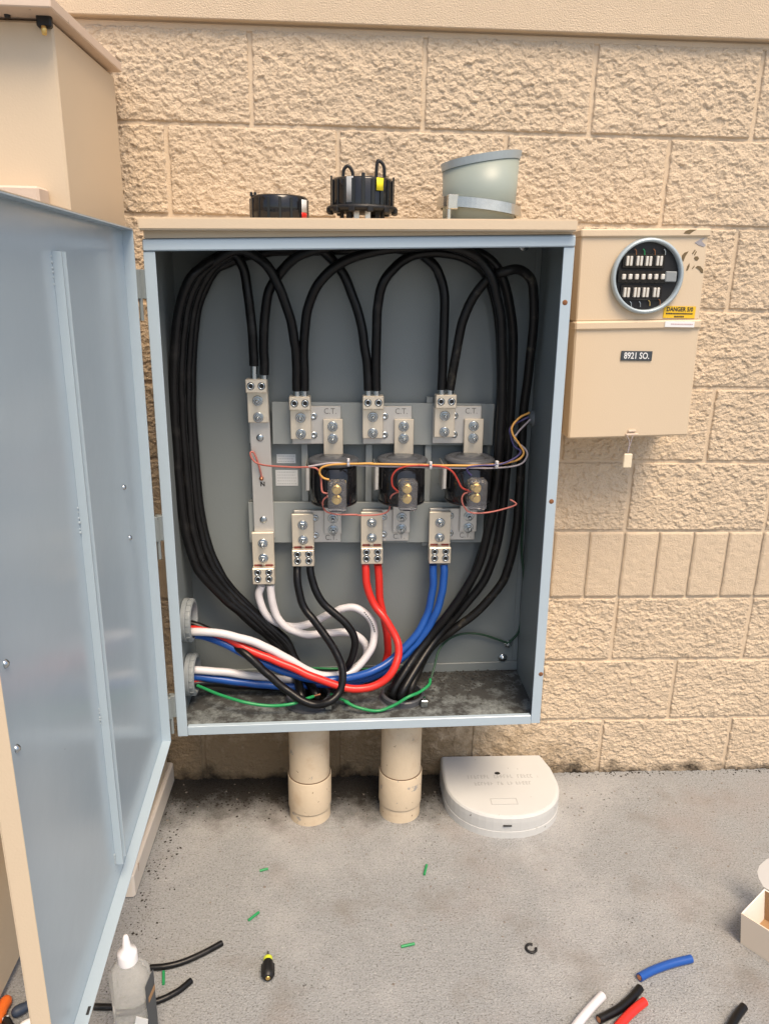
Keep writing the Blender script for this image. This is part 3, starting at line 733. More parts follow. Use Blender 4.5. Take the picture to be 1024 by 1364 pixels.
cable('red_cable', 'red cable running straight down behind the red front loop', 'cable', [(503, 752, -.092)]+cp(crop4, [(149, 420), (155, 520), (172, 620, -.09), (190, 710), (190, 790, -.08), (160, 860), (90, 905, -.09), (-20, 925)])+cp(crop3, [(720, 935, -.11), (500, 925), (240, 905, -.15)]), RC, M_red, GC, extra=[(-.215, -.175, at(257, 912, -.165).z)])
cable('blue_cable', 'blue cable leaving left hole of the rightmost lower lug', 'cable', [(576.5, 752, -.092)]+cp(crop4, [(397, 420), (395, 500), (374, 600, -.10), (325, 695), (258, 770, -.13), (190, 830), (110, 872, -.17), (20, 898), (-50, 905)])+cp(crop3, [(780, 910, -.185), (690, 893), (590, 860, -.18), (500, 825), (420, 785, -.175), (320, 735), (225, 705, -.16)]), RC, M_blue, GC, extra=[(-.215, -.155, at(250, 848, -.165).z)])
cable('blue_cable', 'blue cable leaving right hole of the rightmost lower lug', 'cable', [(591, 752, -.092)]+cp(crop4, [(450, 420), (440, 500), (412, 600, -.11), (365, 690), (300, 765, -.12), (235, 825), (150, 880, -.14), (40, 915), (-60, 925)])+cp(crop3, [(780, 925, -.155), (640, 938), (480, 925, -.15), (350, 910), (228, 893, -.16)]), RC, M_blue, GC, extra=[(-.215, -.16, at(257, 902, -.165).z)])
GG = 'green grounding wires on the enclosure floor'
RG = .0042
cable('green_wire', 'green wire from lower bushing sagging to the left floor bushing', 'wire', cp(crop3, [(215, 932, -.17), (300, 968), (420, 1006, -.24), (540, 1024), (640, 1016, -.24), (700, 996), (745, 980, -.2)]), RG, M_green, GG)
cable('green_wire', 'green wire on the floor sagging between the two floor bushings', 'wire', cp(crop3, [(820, 970, -.19), (900, 1008)])+cp(crop4, [(0, 1004), (70, 1036, -.25), (150, 1046), (220, 1022), (290, 983, -.235), (340, 960), (378, 930), (386, 905, -.16)]), RG, M_green, GG)
cable('green_wire', 'green wire lying low along the back behind the coloured cables', 'wire', cp(crop3, [(700, 854, -.045), (860, 856), (1020, 857, -.045)])+cp(crop4, [(130, 858), (265, 862, -.05)]), RG*.8, M_green, GG)
cable('green_wire', 'dark green wire arching from floor to the ground screw at right', 'wire', cp(crop4, [(388, 900, -.13), (405, 840), (430, 762), (480, 715, -.05), (545, 697), (620, 700), (690, 722), (738, 738, -.036)]), RG*.75, M_dkgreen, GG)
cable('green_wire', 'dark green wire hanging down the right rear corner', 'wire', [(697, 625, -.06), (696, 680)]+cp(crop4, [(805, 200, -.05), (800, 330), (811, 450), (806, 560), (790, 680), (745, 736, -.036)]), RG*.8, M_dkgreen, GG)
p = at(676, 857, BY-.001); b = MB(); b.lathe([(.012, 0), (.012, .004), (.006, .005), (.006, .014), (.0005, .015)], 8, Matrix.Translation(p) @ Matrix.Rotation(R(90), 4, 'X'), False, False); b.build('ground_screw', M_zinc, enc)
b = MB(); b.tube(cpath(cp(crop3, [(745, 980, -.2), (762, 975), (775, 972, -.2)]), .003), .0032, 8); o = b.build('bare_copper_end', M_copper); tag(o, 'bare copper wire tip at the left floor bushing', 'wire')

GW = 'thin instrument wires across the transformers'
RW = .0024
def g1(x, y): return (200+x/3.41, 290+y/3.41)
def g2(x, y): return (460+x/3.41, 290+y/3.41)
YW = -.192
cable('thin_wire', 'pink wire tied to the long silver bar and crossing to the right', 'wire', cp(g1, [(507, 1190, -.078), (500, 1150), (487, 1105), (470, 1066, -.085), (456, 1068), (462, 1092), (485, 1115, -.09), (540, 1128), (640, 1133, -.14), (735, 1134, -.17), (765, 1150), (775, 1180), (778, 1225), (785, 1248), (810, 1255, -.18)]), RW, M_pink, GW, 8)
cable('thin_wire', 'orange wire running the whole way from left terminal box to right hub', 'wire', cp(g1, [(812, 1190, -.18), (785, 1180), (770, 1158), (782, 1134), (830, 1122), (920, 1118, YW), (1010, 1116)])+cp(g2, [(120, 1118), (300, 1122, YW), (500, 1126), (660, 1122), (770, 1103), (808, 1070, -.17), (790, 1030), (762, 990), (757, 950, -.15), (790, 908), (835, 885, -.13)]), RW*1.15, M_orange, GW, 8)
cable('thin_wire', 'grey wire running beneath the orange wire to the right hub', 'wire', cp(g1, [(720, 1130, YW+.004), (830, 1114), (920, 1125)])+cp(g2, [(0, 1122), (120, 1128), (300, 1132, YW+.004), (500, 1136), (660, 1138), (780, 1124), (822, 1085, -.17), (815, 1050), (770, 1010, -.15), (775, 985), (838, 915, -.13)]), RW, M_greywire, GW, 8)
cable('thin_wire', 'violet wire dropping into the rightmost terminal box', 'wire', cp(g2, [(570, 1170, -.18), (552, 1150), (560, 1133), (600, 1126), (700, 1119, YW-.004), (770, 1090), (795, 1060), (765, 1035, -.15), (750, 990), (752, 950), (830, 905, -.13)]), RW, M_violet, GW, 8)
cable('thin_wire', 'red wire dropping into the middle terminal box', 'wire', cp(g2, [(240, 1245, -.18), (215, 1220), (212, 1180), (235, 1145), (285, 1128, YW-.004), (350, 1124, YW-.004)]), RW, M_redwire, GW, 8)
cable('thin_wire', 'red wire curving down into the rightmost terminal box', 'wire', cp(g2, [(330, 1124, YW-.005), (430, 1130), (482, 1150), (510, 1190), (530, 1228), (572, 1244, -.18)]), RW, M_redwire, GW, 8)
cable('thin_wire', 'pink wire hooked from left terminal box to the middle one, below', 'wire', cp(crop3, [(812, 68, -.18), (790, 85), (785, 110), (800, 140), (850, 154, -.16), (940, 156)])+cp(crop4, [(0, 156, -.14), (130, 158), (190, 142, -.15), (203, 100), (210, 70), (240, 52, -.18)]), RW*.9, M_pink, GW, 8)
cable('thin_wire', 'red-pink wire looping right from rightmost terminal box over black cables', 'wire', cp(crop4, [(568, 50, -.18), (538, 62), (530, 95), (555, 138), (610, 150, -.18), (720, 130), (772, 112, -.19), (770, 100), (748, 88, -.18)]), RW*.9, M_pink, GW, 8)
for px, py, l in ((464, 616, 'above the left transformer'), (573, 620, 'between middle and right transformers'), (661, 619, 'right of the rightmost transformer')):
    p = at(px, py, YW); b = MB(); b.ring(Matrix.Translation(p-Vector((.003, 0, 0))) @ Matrix.Rotation(R(90), 4, 'Y'), .0105, .0085, .006, 14)
    b.box(p.x-.003, p.x+.003, p.y-.013, p.y-.009, p.z+.004, p.z+.012, .001)
    o = b.build('cable_tie', M_white); tag(o, 'small white cable tie round the wires '+l, 'cable tie', 'cable ties on the thin wires')

# ================================================================== conduits below the box
for i, (X, Y) in enumerate(PIPE):
    r_ = thing('conduit_pipe', ['left of the two tan conduit pipes under the grey enclosure', 'right of the two tan conduit pipes, grey paint scuffs on its side'][i], 'pipe', (X, Y, 0), 'tan conduits below the enclosure')
    zc = at([413, 531][i], [1045, 1040][i], Y-.057).z; zd = at([413, 531][i], [1088, 1082][i], Y-.06).z
    b = MB(); b.lathe([(.0565, zc-.01), (.0565, .3635)], 40, Matrix.Translation((X, Y, 0)), True); b.build('pipe', M_pipe, r_)
    b = MB(); b.lathe([(.0575, zd), (.0598, zd), (.0608, zd+.004), (.0608, zc-.002), (.0600, zc), (.0575, zc)], 40, Matrix.Translation((X, Y, 0)), False); cpl = b.build('coupling', M_pipe, r_)
    b = MB(); b.lathe([(.0566, zc+.0002), (.0590, zc+.0002), (.0566, zc+.0022)], 40, Matrix.Translation((X, Y, 0)), False); b.build('joint_grime', M_grime, cpl)
    b = MB(); b.lathe([(.058, -.02), (.058, zd+.002)], 40, Matrix.Translation((X, Y, 0)), True); b.build('stub', M_pipe, r_)

# ================================================================== meter socket box
MY = -.17
qm = quad_warp((.7660, 1.5885), (1.0720, 1.5960), (.7790, 1.0965), (1.0840, 1.1080))
MW, MH = .306, .490
def mw(v): return qm(Vector((v.x/MW, v.y, v.z/MH)))
met = thing('meter_box', 'tan meter socket box with open round opening, right of the grey enclosure', 'meter box', (.92, -.1, 1.1))
def mpart(name, m, fn, parent=None):
    b = MB(); fn(b); b.warp(mw); return b.build(name, m, parent or met)
zl = .284
mpart('upper_case', M_tan, lambda b: b.box(.002, MW-.002, MY+.004, -.024, zl, MH-.006, .003))
mpart('lower_cover', M_tan, lambda b: b.box(0, MW, MY, -.024, 0, zl-.002, .004))
mpart('cover_lip', M_tan, lambda b: b.box(-.002, MW+.001, MY-.006, MY+.03, zl-.020, zl+.001, .004))
mpart('top_flange', M_tan, lambda b: b.box(-.001, MW+.002, MY-.002, -.024, MH-.016, MH+.002, .003))
mpart('side_seam', M_tan, lambda b: b.box(-.004, -.0005, MY+.06, -.024, .004, MH-.02, .001))
mpart('seal_bracket', M_tandull, lambda b: (b.box(.145, .176, MY-.006, MY-.0005, .005, .010, .001), b.box(.150, .170, MY-.005, MY-.0005, .014, .019, .001)))
rc = at(860.5, 368, MY); RR = .0835
M0 = Matrix.Translation((rc.x, MY+.0035, rc.z)) @ Matrix.Rotation(R(90), 4, 'X')
b = MB(); b.lathe([(RR-.007, .0), (RR+.001, 0), (RR+.003, .006), (RR+.002, .013), (RR-.002, .0165), (RR-.006, .015), (RR-.007, .002)], 56, M0, False); ringo = b.build('ring', M_ring, met)
b = MB(); b.lathe([(RR-.0065, .0006), (RR-.0065, .002)], 48, M0, True); base = b.build('socket_base', M_blackmat, met)
def local(px, py): p = at(px, py, MY-.012); return p
def c3(x, y): return (800+x/6.827, 310+y/6.827)
def jaw(px, py, w, h, m=M_silver, nm='jaw', dep=.012):
    p = at(px, py, MY-.01); b = MB()
    b.box(p.x-w/2, p.x-w*.08, MY-.001, MY-.001-dep, p.z-h/2, p.z+h/2, .001); b.box(p.x+w*.08, p.x+w/2, MY-.001, MY-.001-dep, p.z-h/2, p.z+h/2, .001)
    b.box(p.x-w*.08, p.x+w*.08, MY-.001, MY-.003, p.z-h/2, p.z+h/2)
    return b.build(nm, m, base)
for (x, y) in ((258, 256), (350, 256), (433, 258), (530, 256), (232, 543), (324, 543), (405, 543), (501, 543)):
    px, py = c3(x, y); jaw(px, py, .0145, .0215)
for x in (207, 265, 324, 383, 442, 500, 560):
    px, py = c3(x, 400); p = at(px, py, MY-.008); b = MB(); b.box(p.x-.0045, p.x+.0045, MY-.001, MY-.012, p.z-.006, p.z+.006, .0015); b.build('test_jaw', M_silver, base)
b = MB(); p = at(*c3(390, 400), MY-.004); b.box(p.x-.062, p.x+.056, MY-.0008, MY-.005, p.z-.014, p.z+.014, .001)
p = at(*c3(390, 256), MY-.004); b.box(p.x-.05, p.x+.05, MY-.0008, MY-.004, p.z-.017, p.z+.017, .001)
p = at(*c3(366, 543), MY-.004); b.box(p.x-.05, p.x+.05, MY-.0008, MY-.004, p.z-.017, p.z+.017, .001); b.build('barrier_block', M_blackpl, base)
b = MB(); p = at(*c3(645, 400), MY-.008); b.box(p.x-.016, p.x+.011, MY-.001, MY-.010, p.z-.012, p.z+.012, .002); b.build('bracket_tab', M_hub, base)
for (x, y, m) in ((320, 165, M_rust), (396, 165, M_green), (490, 165, M_rust), (585, 165, M_zinc), (275, 640, M_zinc), (357, 640, M_zinc), (443, 630, M_brass), (536, 622, M_rust)):
    p0 = at(*c3(x, y), MY-.005); b = MB(); b.tube([p0+Vector((-.004, 0, .004)), p0, p0+Vector((.001, 0, -.009))], .0011, 6, 4); b.build('lead_wire', m, base)
# stickers, sign, scrapes, seal
def plate_px(nm, x0, y0, x1, y1, Y, m, parent, th=.0012, b_=0):
    p0 = at(x0, y0, Y); p1 = at(x1, y1, Y); b = MB(); b.box(p0.x, p1.x, Y-th, Y, p1.z, p0.z, b_); return b.build(nm, m, parent), (p0+p1)/2, p1.x-p0.x, p0.z-p1.z
st, c, w, h = plate_px('danger_sticker', 884, 407.5, 924, 424.0, MY+.0035, M_yellow, met, .0015)
text_mesh('DANGER 5/0', .0135, M_mark, 'sticker_text', (c.x, MY+.0017, c.z+.0062), st, bold=.0004, sx=.86, depth=.0002)
b = MB()
for z, x0, x1 in ((-.0035, -.033, .033), (-.0105, -.012, .012)):
    x = x0
    while x < x1: l = random.uniform(.002, .005); b.box(c.x+x, c.x+min(x+l, x1), MY+.0015, MY+.0020, c.z+z-.0017, c.z+z+.0017); x += l+.0009
b.build('sticker_small_print', M_mark, st)
st, c, w, h = plate_px('white_sticker', 885.5, 427.8, 923.5, 436.0, MY-.0065, M_signwhite, met, .0012)
b = MB(); x = -w*.30
while x < w*.42: l = random.uniform(.002, .004); b.box(c.x+x, c.x+x+l, MY-.0082, MY-.0078, c.z-.001, c.z+.0015); x += l+.001
b.build('faded_print', mat('faded_red_print', (.55, .38, .38), .6), st)
st, c, w, h = plate_px('address_plate', 827.0, 467.2, 866.8, 480.6, MY-.0005, M_sign, met, .0025, .0006)
text_mesh('8921 SO.', .0215, M_signwhite, 'address_lettering', (c.x, MY-.0032, c.z-.0003), st, sx=.78, bold=.0003, depth=.0003)
def scrape(pts, m):
    b = MB(); n = len(pts); vs = [at(x, y, MY+.0026) for (x, y) in pts]; ct = sum(vs, Vector())/n
    lo = [Vector((v.x, MY+.0039, v.z)) for v in vs]; hi = [Vector((ct.x+(v.x-ct.x)*.93, MY+.0030, ct.z+(v.z-ct.z)*.93)) for v in vs]
    b.add(lo+hi, [[n+i for i in range(n)]]+[(i, (i+1) % n, n+(i+1) % n, n+i) for i in range(n)]); b.build('paint_scrape', m, met)
def c5(x, y): return (874+x/6.82, 280+y/6.82)
for pts, m in (([(345, 295), (400, 262), (440, 248), (410, 280), (448, 318), (430, 335), (380, 318)], M_scrapegrey), ([(228, 470), (232, 410), (255, 385), (292, 372), (262, 420), (245, 465)], M_scrape),
               ([(340, 435), (352, 420), (375, 418), (388, 438), (372, 458), (350, 455)], M_scrape), ([(355, 520), (372, 505), (400, 508), (425, 540), (425, 570), (405, 570), (390, 545)], M_scrape),
               ([(322, 395), (350, 355), (355, 362), (330, 400)], M_scrape), ([(340, 405), (362, 370), (366, 377), (347, 410)], M_scrape), ([(268, 550), (280, 510), (300, 480), (300, 510), (285, 545)], M_scrape), ([(322, 530), (345, 500), (345, 512), (328, 533)], M_scrape)):
    scrape([c5(*q) for q in pts], m)
b = MB(); q = [c5(*k) for k in ((245, 212), (262, 190), (300, 175), (365, 175), (330, 195), (300, 218))]
vs = [at(x, y, MY-.0024) for x, y in q]; b.add(vs+[Vector((v.x, MY-.001, v.z)) for v in vs], [list(range(6))]+[(i, (i+1) % 6, 6+(i+1) % 6, 6+i) for i in range(6)]); b.build('paint_scrape', M_scrape, met)
# hanging seal tag
p = at(838, 582, MY-.004); p2 = at(835, 606, MY-.004)
sl = thing('seal_tag', 'small pale plastic seal tag hanging under the meter box', 'tag', p2)
b = MB(); b.tube([p+Vector((-.008, 0, .004)), p+Vector((0, -.002, -.012)), p2+Vector((0, 0, .006))], .0009, 6, 6); b.tube([p+Vector((.008, 0, .004)), p+Vector((.004, -.002, -.012)), p2+Vector((.001, 0, .006))], .0009, 6, 6); b.build('wire', M_greywire, sl)
t0 = at(830.5, 604, MY-.004); t1 = at(839.5, 623, MY-.004); b = MB(); b.box(t0.x, t1.x, MY-.008, MY-.003, t1.z, t0.z, .002); b.build('tag_body', M_tag, sl)

# ================================================================== things on the cap
def capz(X): return CAPZ(X)+.0002
# puck
p = at(372, 270, -.20); X = p.x; r = (at(410.5, 270, -.2).x-at(334, 270, -.2).x)/2; z0 = capz(X); zt = at(372, 260, -.2-r*.5).z
pk = thing('meter_adapter', 'short round black plastic puck with small white and red label, on the tan cap', 'adapter', (X, -.2, z0))
b = MB(); b.lathe([(r-.003, z0), (r, z0+.003), (r, zt-.004), (r-.004, zt), (r*.8, zt), (0.001, zt-.002)], 48, Matrix.Translation((X, -.2, 0)), False); b.build('housing', M_blackpl, pk)
b = MB()
for a in range(16):
    an = 2*math.pi*a/16+.1; b.box(r-.001, r+.0015, -.003, .003, z0+.004, zt-.006, .0006, Matrix.Translation((X, -.2, 0)) @ Matrix.Rotation(an, 4, 'Z'))
b.build('grip_rib', M_blackpl, pk)
for dx in (-.058, -.05):
    b = MB(); b.box(X+dx-.003, X+dx+.003, -.225, -.219, zt-.003, zt+.006, .001); b.build('stop_pin', M_blackmat, pk)
def wraplabel(cx, cy, rad, a0, a1, z0_, z1_, m, nm, par):
    b = MB(); n = 6; vs = []
    for i in range(n+1):
        a = a0+(a1-a0)*i/n
        for z in (z0_, z1_): vs.append((cx+rad*math.cos(a), cy+rad*math.sin(a), z))
    for i in range(n+1):
        a = a0+(a1-a0)*i/n
        for z in (z0_, z1_): vs.append((cx+(rad-.0008)*math.cos(a), cy+(rad-.0008)*math.sin(a), z))
    k = 2*(n+1)
    fs = [(2*i, 2*i+2, 2*i+3, 2*i+1) for i in range(n)]+[(k+2*i, k+2*i+1, k+2*i+3, k+2*i+2) for i in range(n)]
    fs += [(2*i, k+2*i, k+2*i+2, 2*i+2) for i in range(n)]+[(2*i+1, 2*i+3, k+2*i+3, k+2*i+1) for i in range(n)]+[(0, 1, k+1, k), (2*n, k+2*n, k+2*n+1, 2*n+1)]
    b.add(vs, fs, True); return b.build(nm, m, par)
wraplabel(X, -.2, r+.0024, R(-38), R(-20), z0+.018, zt-.008, M_sticker, 'white_label', pk)
wraplabel(X, -.2, r+.0024, R(-38), R(-20), z0+.006, z0+.0175, M_red, 'red_label', pk)
# socket meter module with pins
Yc = -.2; xl = at(442, 260, Yc).x; xr = at(523, 260, Yc).x; X = (xl+xr)/2; r = (xr-xl)/2; z0 = capz(X)
zf = at(482, 274, Yc-r*.9).z; zt = at(482, 236, Yc-r*.6).z; zf = max(zf, z0+.018)
mm = thing('meter_module', 'tall round black meter module with wire loops and yellow tag, standing on its prongs', 'meter module', (X, Yc, z0))
MT = Matrix.Translation((X, Yc, 0))
b = MB(); b.lathe([(r, zf), (r, zt-.004), (r-.003, zt), (r-.008, zt), (r-.010, zt-.012), (0.001, zt-.012)], 40, MT, False); b.build('housing', M_blackpl, mm)
b = MB()
for a in range(20):
    an = 2*math.pi*a/20; b.box(r-.001, r+.003, -.004, .004, zf+.002, zt+(.006 if a % 5 == 0 else -.004), .001, MT @ Matrix.Rotation(an, 4, 'Z'))
b.build('fin', M_blackpl, mm)
b = MB(); b.lathe([(r*.9, zf-.010), (r*1.13, zf-.008), (r*1.16, zf-.003), (r*1.14, zf+.002), (r*.98, zf+.004)], 40, MT, True)
for a in range(12): b.box(r*1.02, r*1.19, -.007, .007, zf-.013, zf+.0, .002, MT @ Matrix.Rotation(2*math.pi*a/12+.2, 4, 'Z'))
b.build('flange', M_blackmat, mm)
for a in (-150, -125, -105, -78, -52, -30, 30, 60, 120, 150):
    b = MB(); b.box(r*.74, r*.80, -.006, .006, z0, zf-.009, .001, MT @ Matrix.Rotation(R(a), 4, 'Z')); b.build('prong', M_silver if a in (-105, -78) else M_blackmat, mm)
for k, (x0, x1, top) in enumerate(((457, 470, 221), (501, 512, 214))):
    a0 = at(x0, 238, Yc-.03); a1 = at(x1, 236, Yc-.03); t = at((x0+x1)/2-(2 if k else 0), top, Yc-.03); t0 = at(x0+1, top+5, Yc-.03); t1 = at(x1-1, top+7, Yc-.03)
    b = MB(); b.tube([a0-Vector((0, 0, .012)), a0, t0, t, t1, a1, a1-Vector((0, 0, .012))], .0036, 8, 6); b.build('wire_loop', M_blackmat, mm)
wraplabel(X, Yc, r+.0034, R(-66), R(-52), at(500, 253, Yc-r).z, at(500, 236, Yc-r).z, M_brightyellow, 'yellow_tag', mm)
wraplabel(X, Yc, r+.0026, R(-121), R(-108), zf+.006, zt-.001, M_stickergrey, 'grey_stripe', mm)
# grey cup with clamp ring
Yc = -.19; xl = at(590, 250, Yc).x; xr = at(687, 250, Yc).x; X = (xl+xr)/2; r = (xr-xl)/2; z0 = capz(X)
cup = thing('meter_collar', 'grey-green metal collar with slanted rolled rim and shiny clamp ring at its foot', 'meter collar', (X, Yc, z0))
ztop = lambda x, r_=0: at(637, 213, Yc).z+(x-X)*.165
def slant(rs_lo, rs_hi, zlo, zhi, n=56, M=None, thick=.002):
    vs = []; fs = []
    for i in range(n):
        a = 2*math.pi*i/n; cx, sy = math.cos(a), math.sin(a)
        for (rr, zz) in ((rs_lo, zlo), (rs_hi, zhi), (rs_hi-thick, zhi), (rs_lo-thick, zlo)):
            x = X+rr*cx; vs.append(Vector((x, Yc+rr*sy, zz(x))))
    for i in range(n):
        k = (i+1) % n
        for j in range(4): fs.append((4*i+j, 4*k+j, 4*k+(j+1) % 4, 4*i+(j+1) % 4))
    return vs, fs
b = MB(); b.add(*slant(r-.002, r+.002, lambda x: z0, lambda x: ztop(x)-.012), smooth=False); 
for i in range(len(b.sm)): b.sm[i] = (i % 4 in (0, 2))
b.build('shell', M_cup, cup)
b = MB(); b.add(*slant(r+.0035, r+.007, lambda x: ztop(x)-.0125, lambda x: ztop(x)+.003, 56, None, .006)); b.build('rolled_rim', M_ring, cup)
zr = lambda x: z0+.031-(x-X)*.10
b = MB(); b.add(*slant(r+.013, r+.012, lambda x: zr(x)-.010, lambda x: zr(x)+.011, 56, None, .010)); rg = b.build('clamp_ring', M_chrome, cup)
q = at(602, 280, Yc-r*.75); b = MB(); b.box(q.x-.012, q.x+.012, q.y-.012, q.y+.006, zr(q.x)-.016, zr(q.x)+.014, .002); b.cyl((q.x-.008, q.y-.008, z0+.001), (q.x-.008, q.y-.008, zr(q.x)-.016), .005, 10); b.build('clamp_screw', M_chrome, rg)

# ================================================================== D-shaped ground cover
cov = thing('ground_box', 'off-white D-shaped plastic ground box with embossed lid, on concrete by the wall', 'ground box', (.68, -.15, 0))
def dshape(s, lip=0):
    x0, x1 = .5155-s, .845+s; cx = (x0+x1)/2; pts = [(x0+.004, -.016), (x0, -.06), (x0, -.135)]
    ry = .158+s; rx = (x1-x0)/2
    for i in range(1, 24):
        a = math.pi+math.pi*i/24; c, s_ = math.cos(a), math.sin(a)
        pts.append((cx+rx*math.copysign(abs(c)**.9, c), -.135+ry*math.copysign(abs(s_)**.95, s_)))
    pts += [(x1, -.135), (x1-.003, -.075), (x1-.018, -.016)]; return pts
def dlid(b, levels):
    rings = [dshape(s) for s, z in levels]; n = len(rings[0]); vs = []
    for (s, z), rg_ in zip(levels, rings): vs += [Vector((p[0], p[1], z)) for p in rg_]
    fs = [(j*n+i, j*n+(i+1) % n, (j+1)*n+(i+1) % n, (j+1)*n+i) for j in range(len(levels)-1) for i in range(n)]
    b.add(vs, fs); b.add(vs[-n:], [list(range(n))])
b = MB(); dlid(b, [(.003, -.01), (.003, .021), (.0, .0225), (-.004, .0228)]); b.build('base', M_cover, cov)
b = MB(); dlid(b, [(-.003, .0229), (.002, .0232), (.0028, .050), (.0022, .063), (-.0015, .0680), (-.006, .0695), (-.03, .0696)]); lid = b.build('lid', M_cover, cov)
b = MB(); rs = random.Random(5)
for (y0, y1, segs) in ((-.125, -.109, [(.585, .650), (.663, .694), (.702, .720), (.733, .775)]), (-.156, -.142, [(.600, .656), (.668, .684), (.697, .712), (.722, .768)])):
    for (xa, xb) in segs:
        x = xa
        while x < xb:
            b.box(x, x+.0022, y0, y1, .0694, .0702); 
            for yy in (y0+.001, (y0+y1)/2, y1-.001):
                if rs.random() < .55: b.box(x+.0023, x+.0062, yy-.001, yy+.001, .0694, .0702)
            x += .0095
b.build('embossed_lettering', M_emboss, lid)
b = MB()
for (x0, x1, y0, y1) in ((.633, .708, -.218, -.2165), (.633, .708, -.243, -.2415), (.633, .6345, -.2414, -.2181), (.7065, .708, -.2414, -.2181)): b.box(x0, x1, y0, y1, .0693, .0705)
b.build('label_frame', M_emboss, lid)
p = at(676, 1095, -.295); b = MB(); b.box(p.x-.012, p.x+.012, -.2985, -.290, .0405, .0445, .001); b.build('slot', M_hole, lid)
p = atz(662, 1030, .0695); b = MB(); b.lathe([(.0075, 0), (.0065, .0012), (.0005, .0016)], 12, Matrix.Translation((p.x, p.y, .0692)), False, True, 1.2, .9); b.build('lid_screw', M_blackmat, lid)

# ================================================================== loose things on the concrete
def offcut(name, label, pts, r, m, group, core=None, cat='cable offcut'):
    P = [atz(x, y, r+.0003) for (x, y) in pts]; root = thing(name, label, cat, P[0]*.5+P[-1]*.5, group); root.location.z = 0; ORG[root.name] = root.location.copy()
    b = MB(); b.tube(P, r, 14, 6); b.build('jacket', m, root)
    if core:
        for a, c in ((P[0], P[1]), (P[-1], P[-2])):
            d = (a-c).normalized(); b = MB(); b.cyl(a-d*.004, a+d*.0012, r*.66, 12); b.build('core', core, root)
    return root
GO = 'cable offcuts lying on the concrete'
offcut('cable_offcut', 'short blue cable offcut on the concrete', [(851, 1302), (868, 1293), (892, 1284), (920, 1277)], .0092, M_blue, GO, M_copper)
offcut('cable_offcut', 'short black cable offcut between the white and red ones', [(852, 1316), (840, 1330), (822, 1345), (797, 1358)], .0090, M_black, GO, M_copper)
offcut('cable_offcut', 'white cable offcut at the bottom edge', [(802, 1326), (786, 1343), (770, 1362), (756, 1382)], .0094, M_white, GO, M_copper)
offcut('cable_offcut', 'red cable offcut at the bottom edge', [(858, 1334), (842, 1347), (824, 1366), (808, 1388)], .0094, M_red, GO, M_copper)
offcut('cable_offcut', 'black cable offcut alone at the bottom right', [(990, 1341), (979, 1356), (966, 1380)], .0090, M_black, GO, M_copper)
offcut('cable_offcut', 'long curved black cable offcut, upper of two beside the bottle', [(296, 1256), (272, 1269), (245, 1281), (222, 1287), (200, 1289)], .0068, M_black, GO, M_blackmat)
offcut('cable_offcut', 'black cable offcut passing behind the clear bottle, lower of two', [(255, 1306), (236, 1321), (208, 1334), (170, 1341), (126, 1341)], .0068, M_black, GO, M_blackmat)
GR = 'tiny green insulation scraps on the concrete'
for (a, c, l) in (((346, 1160), (357, 1157), 'faintest tiny green scrap, farthest left near the pipes'), ((565, 1165), (568, 1152), 'tiny green scrap in front of the off-white ground box'), ((331, 1226), (345, 1215), 'green scrap above the small screwdriver'), ((534, 1261), (552, 1257), 'green scrap in the middle of the concrete'), ((218, 1294), (218, 1311), 'green scrap between the two black offcuts beside the bottle')):
    P0 = atz(a[0], a[1], .0034); P1 = atz(c[0], c[1], .0034); b = MB(); b.tube([P0, (P0+P1)/2+Vector((0, 0, .0003)), P1], .0033, 8, 3); o = b.build('insulation_scrap', M_green); tag(o, l, 'scrap', GR)
p = atz(707, 1263, .003); b = MB(); b.tube([p+Vector((.0115*math.cos(a), .0115*math.sin(a), 0)) for a in [R(60+i*30) for i in range(11)]], .003, 8, 4); o = b.build('rubber_ring', M_blackmat); tag(o, 'small open black rubber ring on the concrete', 'ring')
# stubby screwdriver
p0 = atz(357, 1303, .014); p1 = atz(357, 1276, .014); d = (p1-p0).normalized(); L_ = (p1-p0).length
sc = thing('screwdriver', 'stubby black screwdriver with lime collar lying on the concrete', 'screwdriver', Vector((p0.x, p0.y, 0)))
M = Matrix.Translation(p0) @ d.to_track_quat('Z', 'Y').to_matrix().to_4x4()
b = MB(); b.lathe([(.0085, 0), (.0125, .004), (.0138, .014), (.0135, .030), (.0115, .040), (.0095, .044)], 16, M, True)
for k in range(6): b.box(.0125, .0145, -.0025, .0025, .006, .036, .0006, M @ Matrix.Rotation(k*math.pi/3, 4, 'Z'))
b.build('handle', M_blackmat, sc)
b = MB(); b.lathe([(.0098, .0442), (.0102, .052), (.006, .056)], 16, M, True); b.build('collar', M_yellowlime, sc)
b = MB(); b.lathe([(.0045, -.0012), (.0055, .0005)], 14, M, True); b.build('end_cap', M_brass, sc)
b = MB(); b.lathe([(.003, .0562), (.003, .068), (.0015, .07)], 8, M, True); b.build('tip', M_zinc, sc)
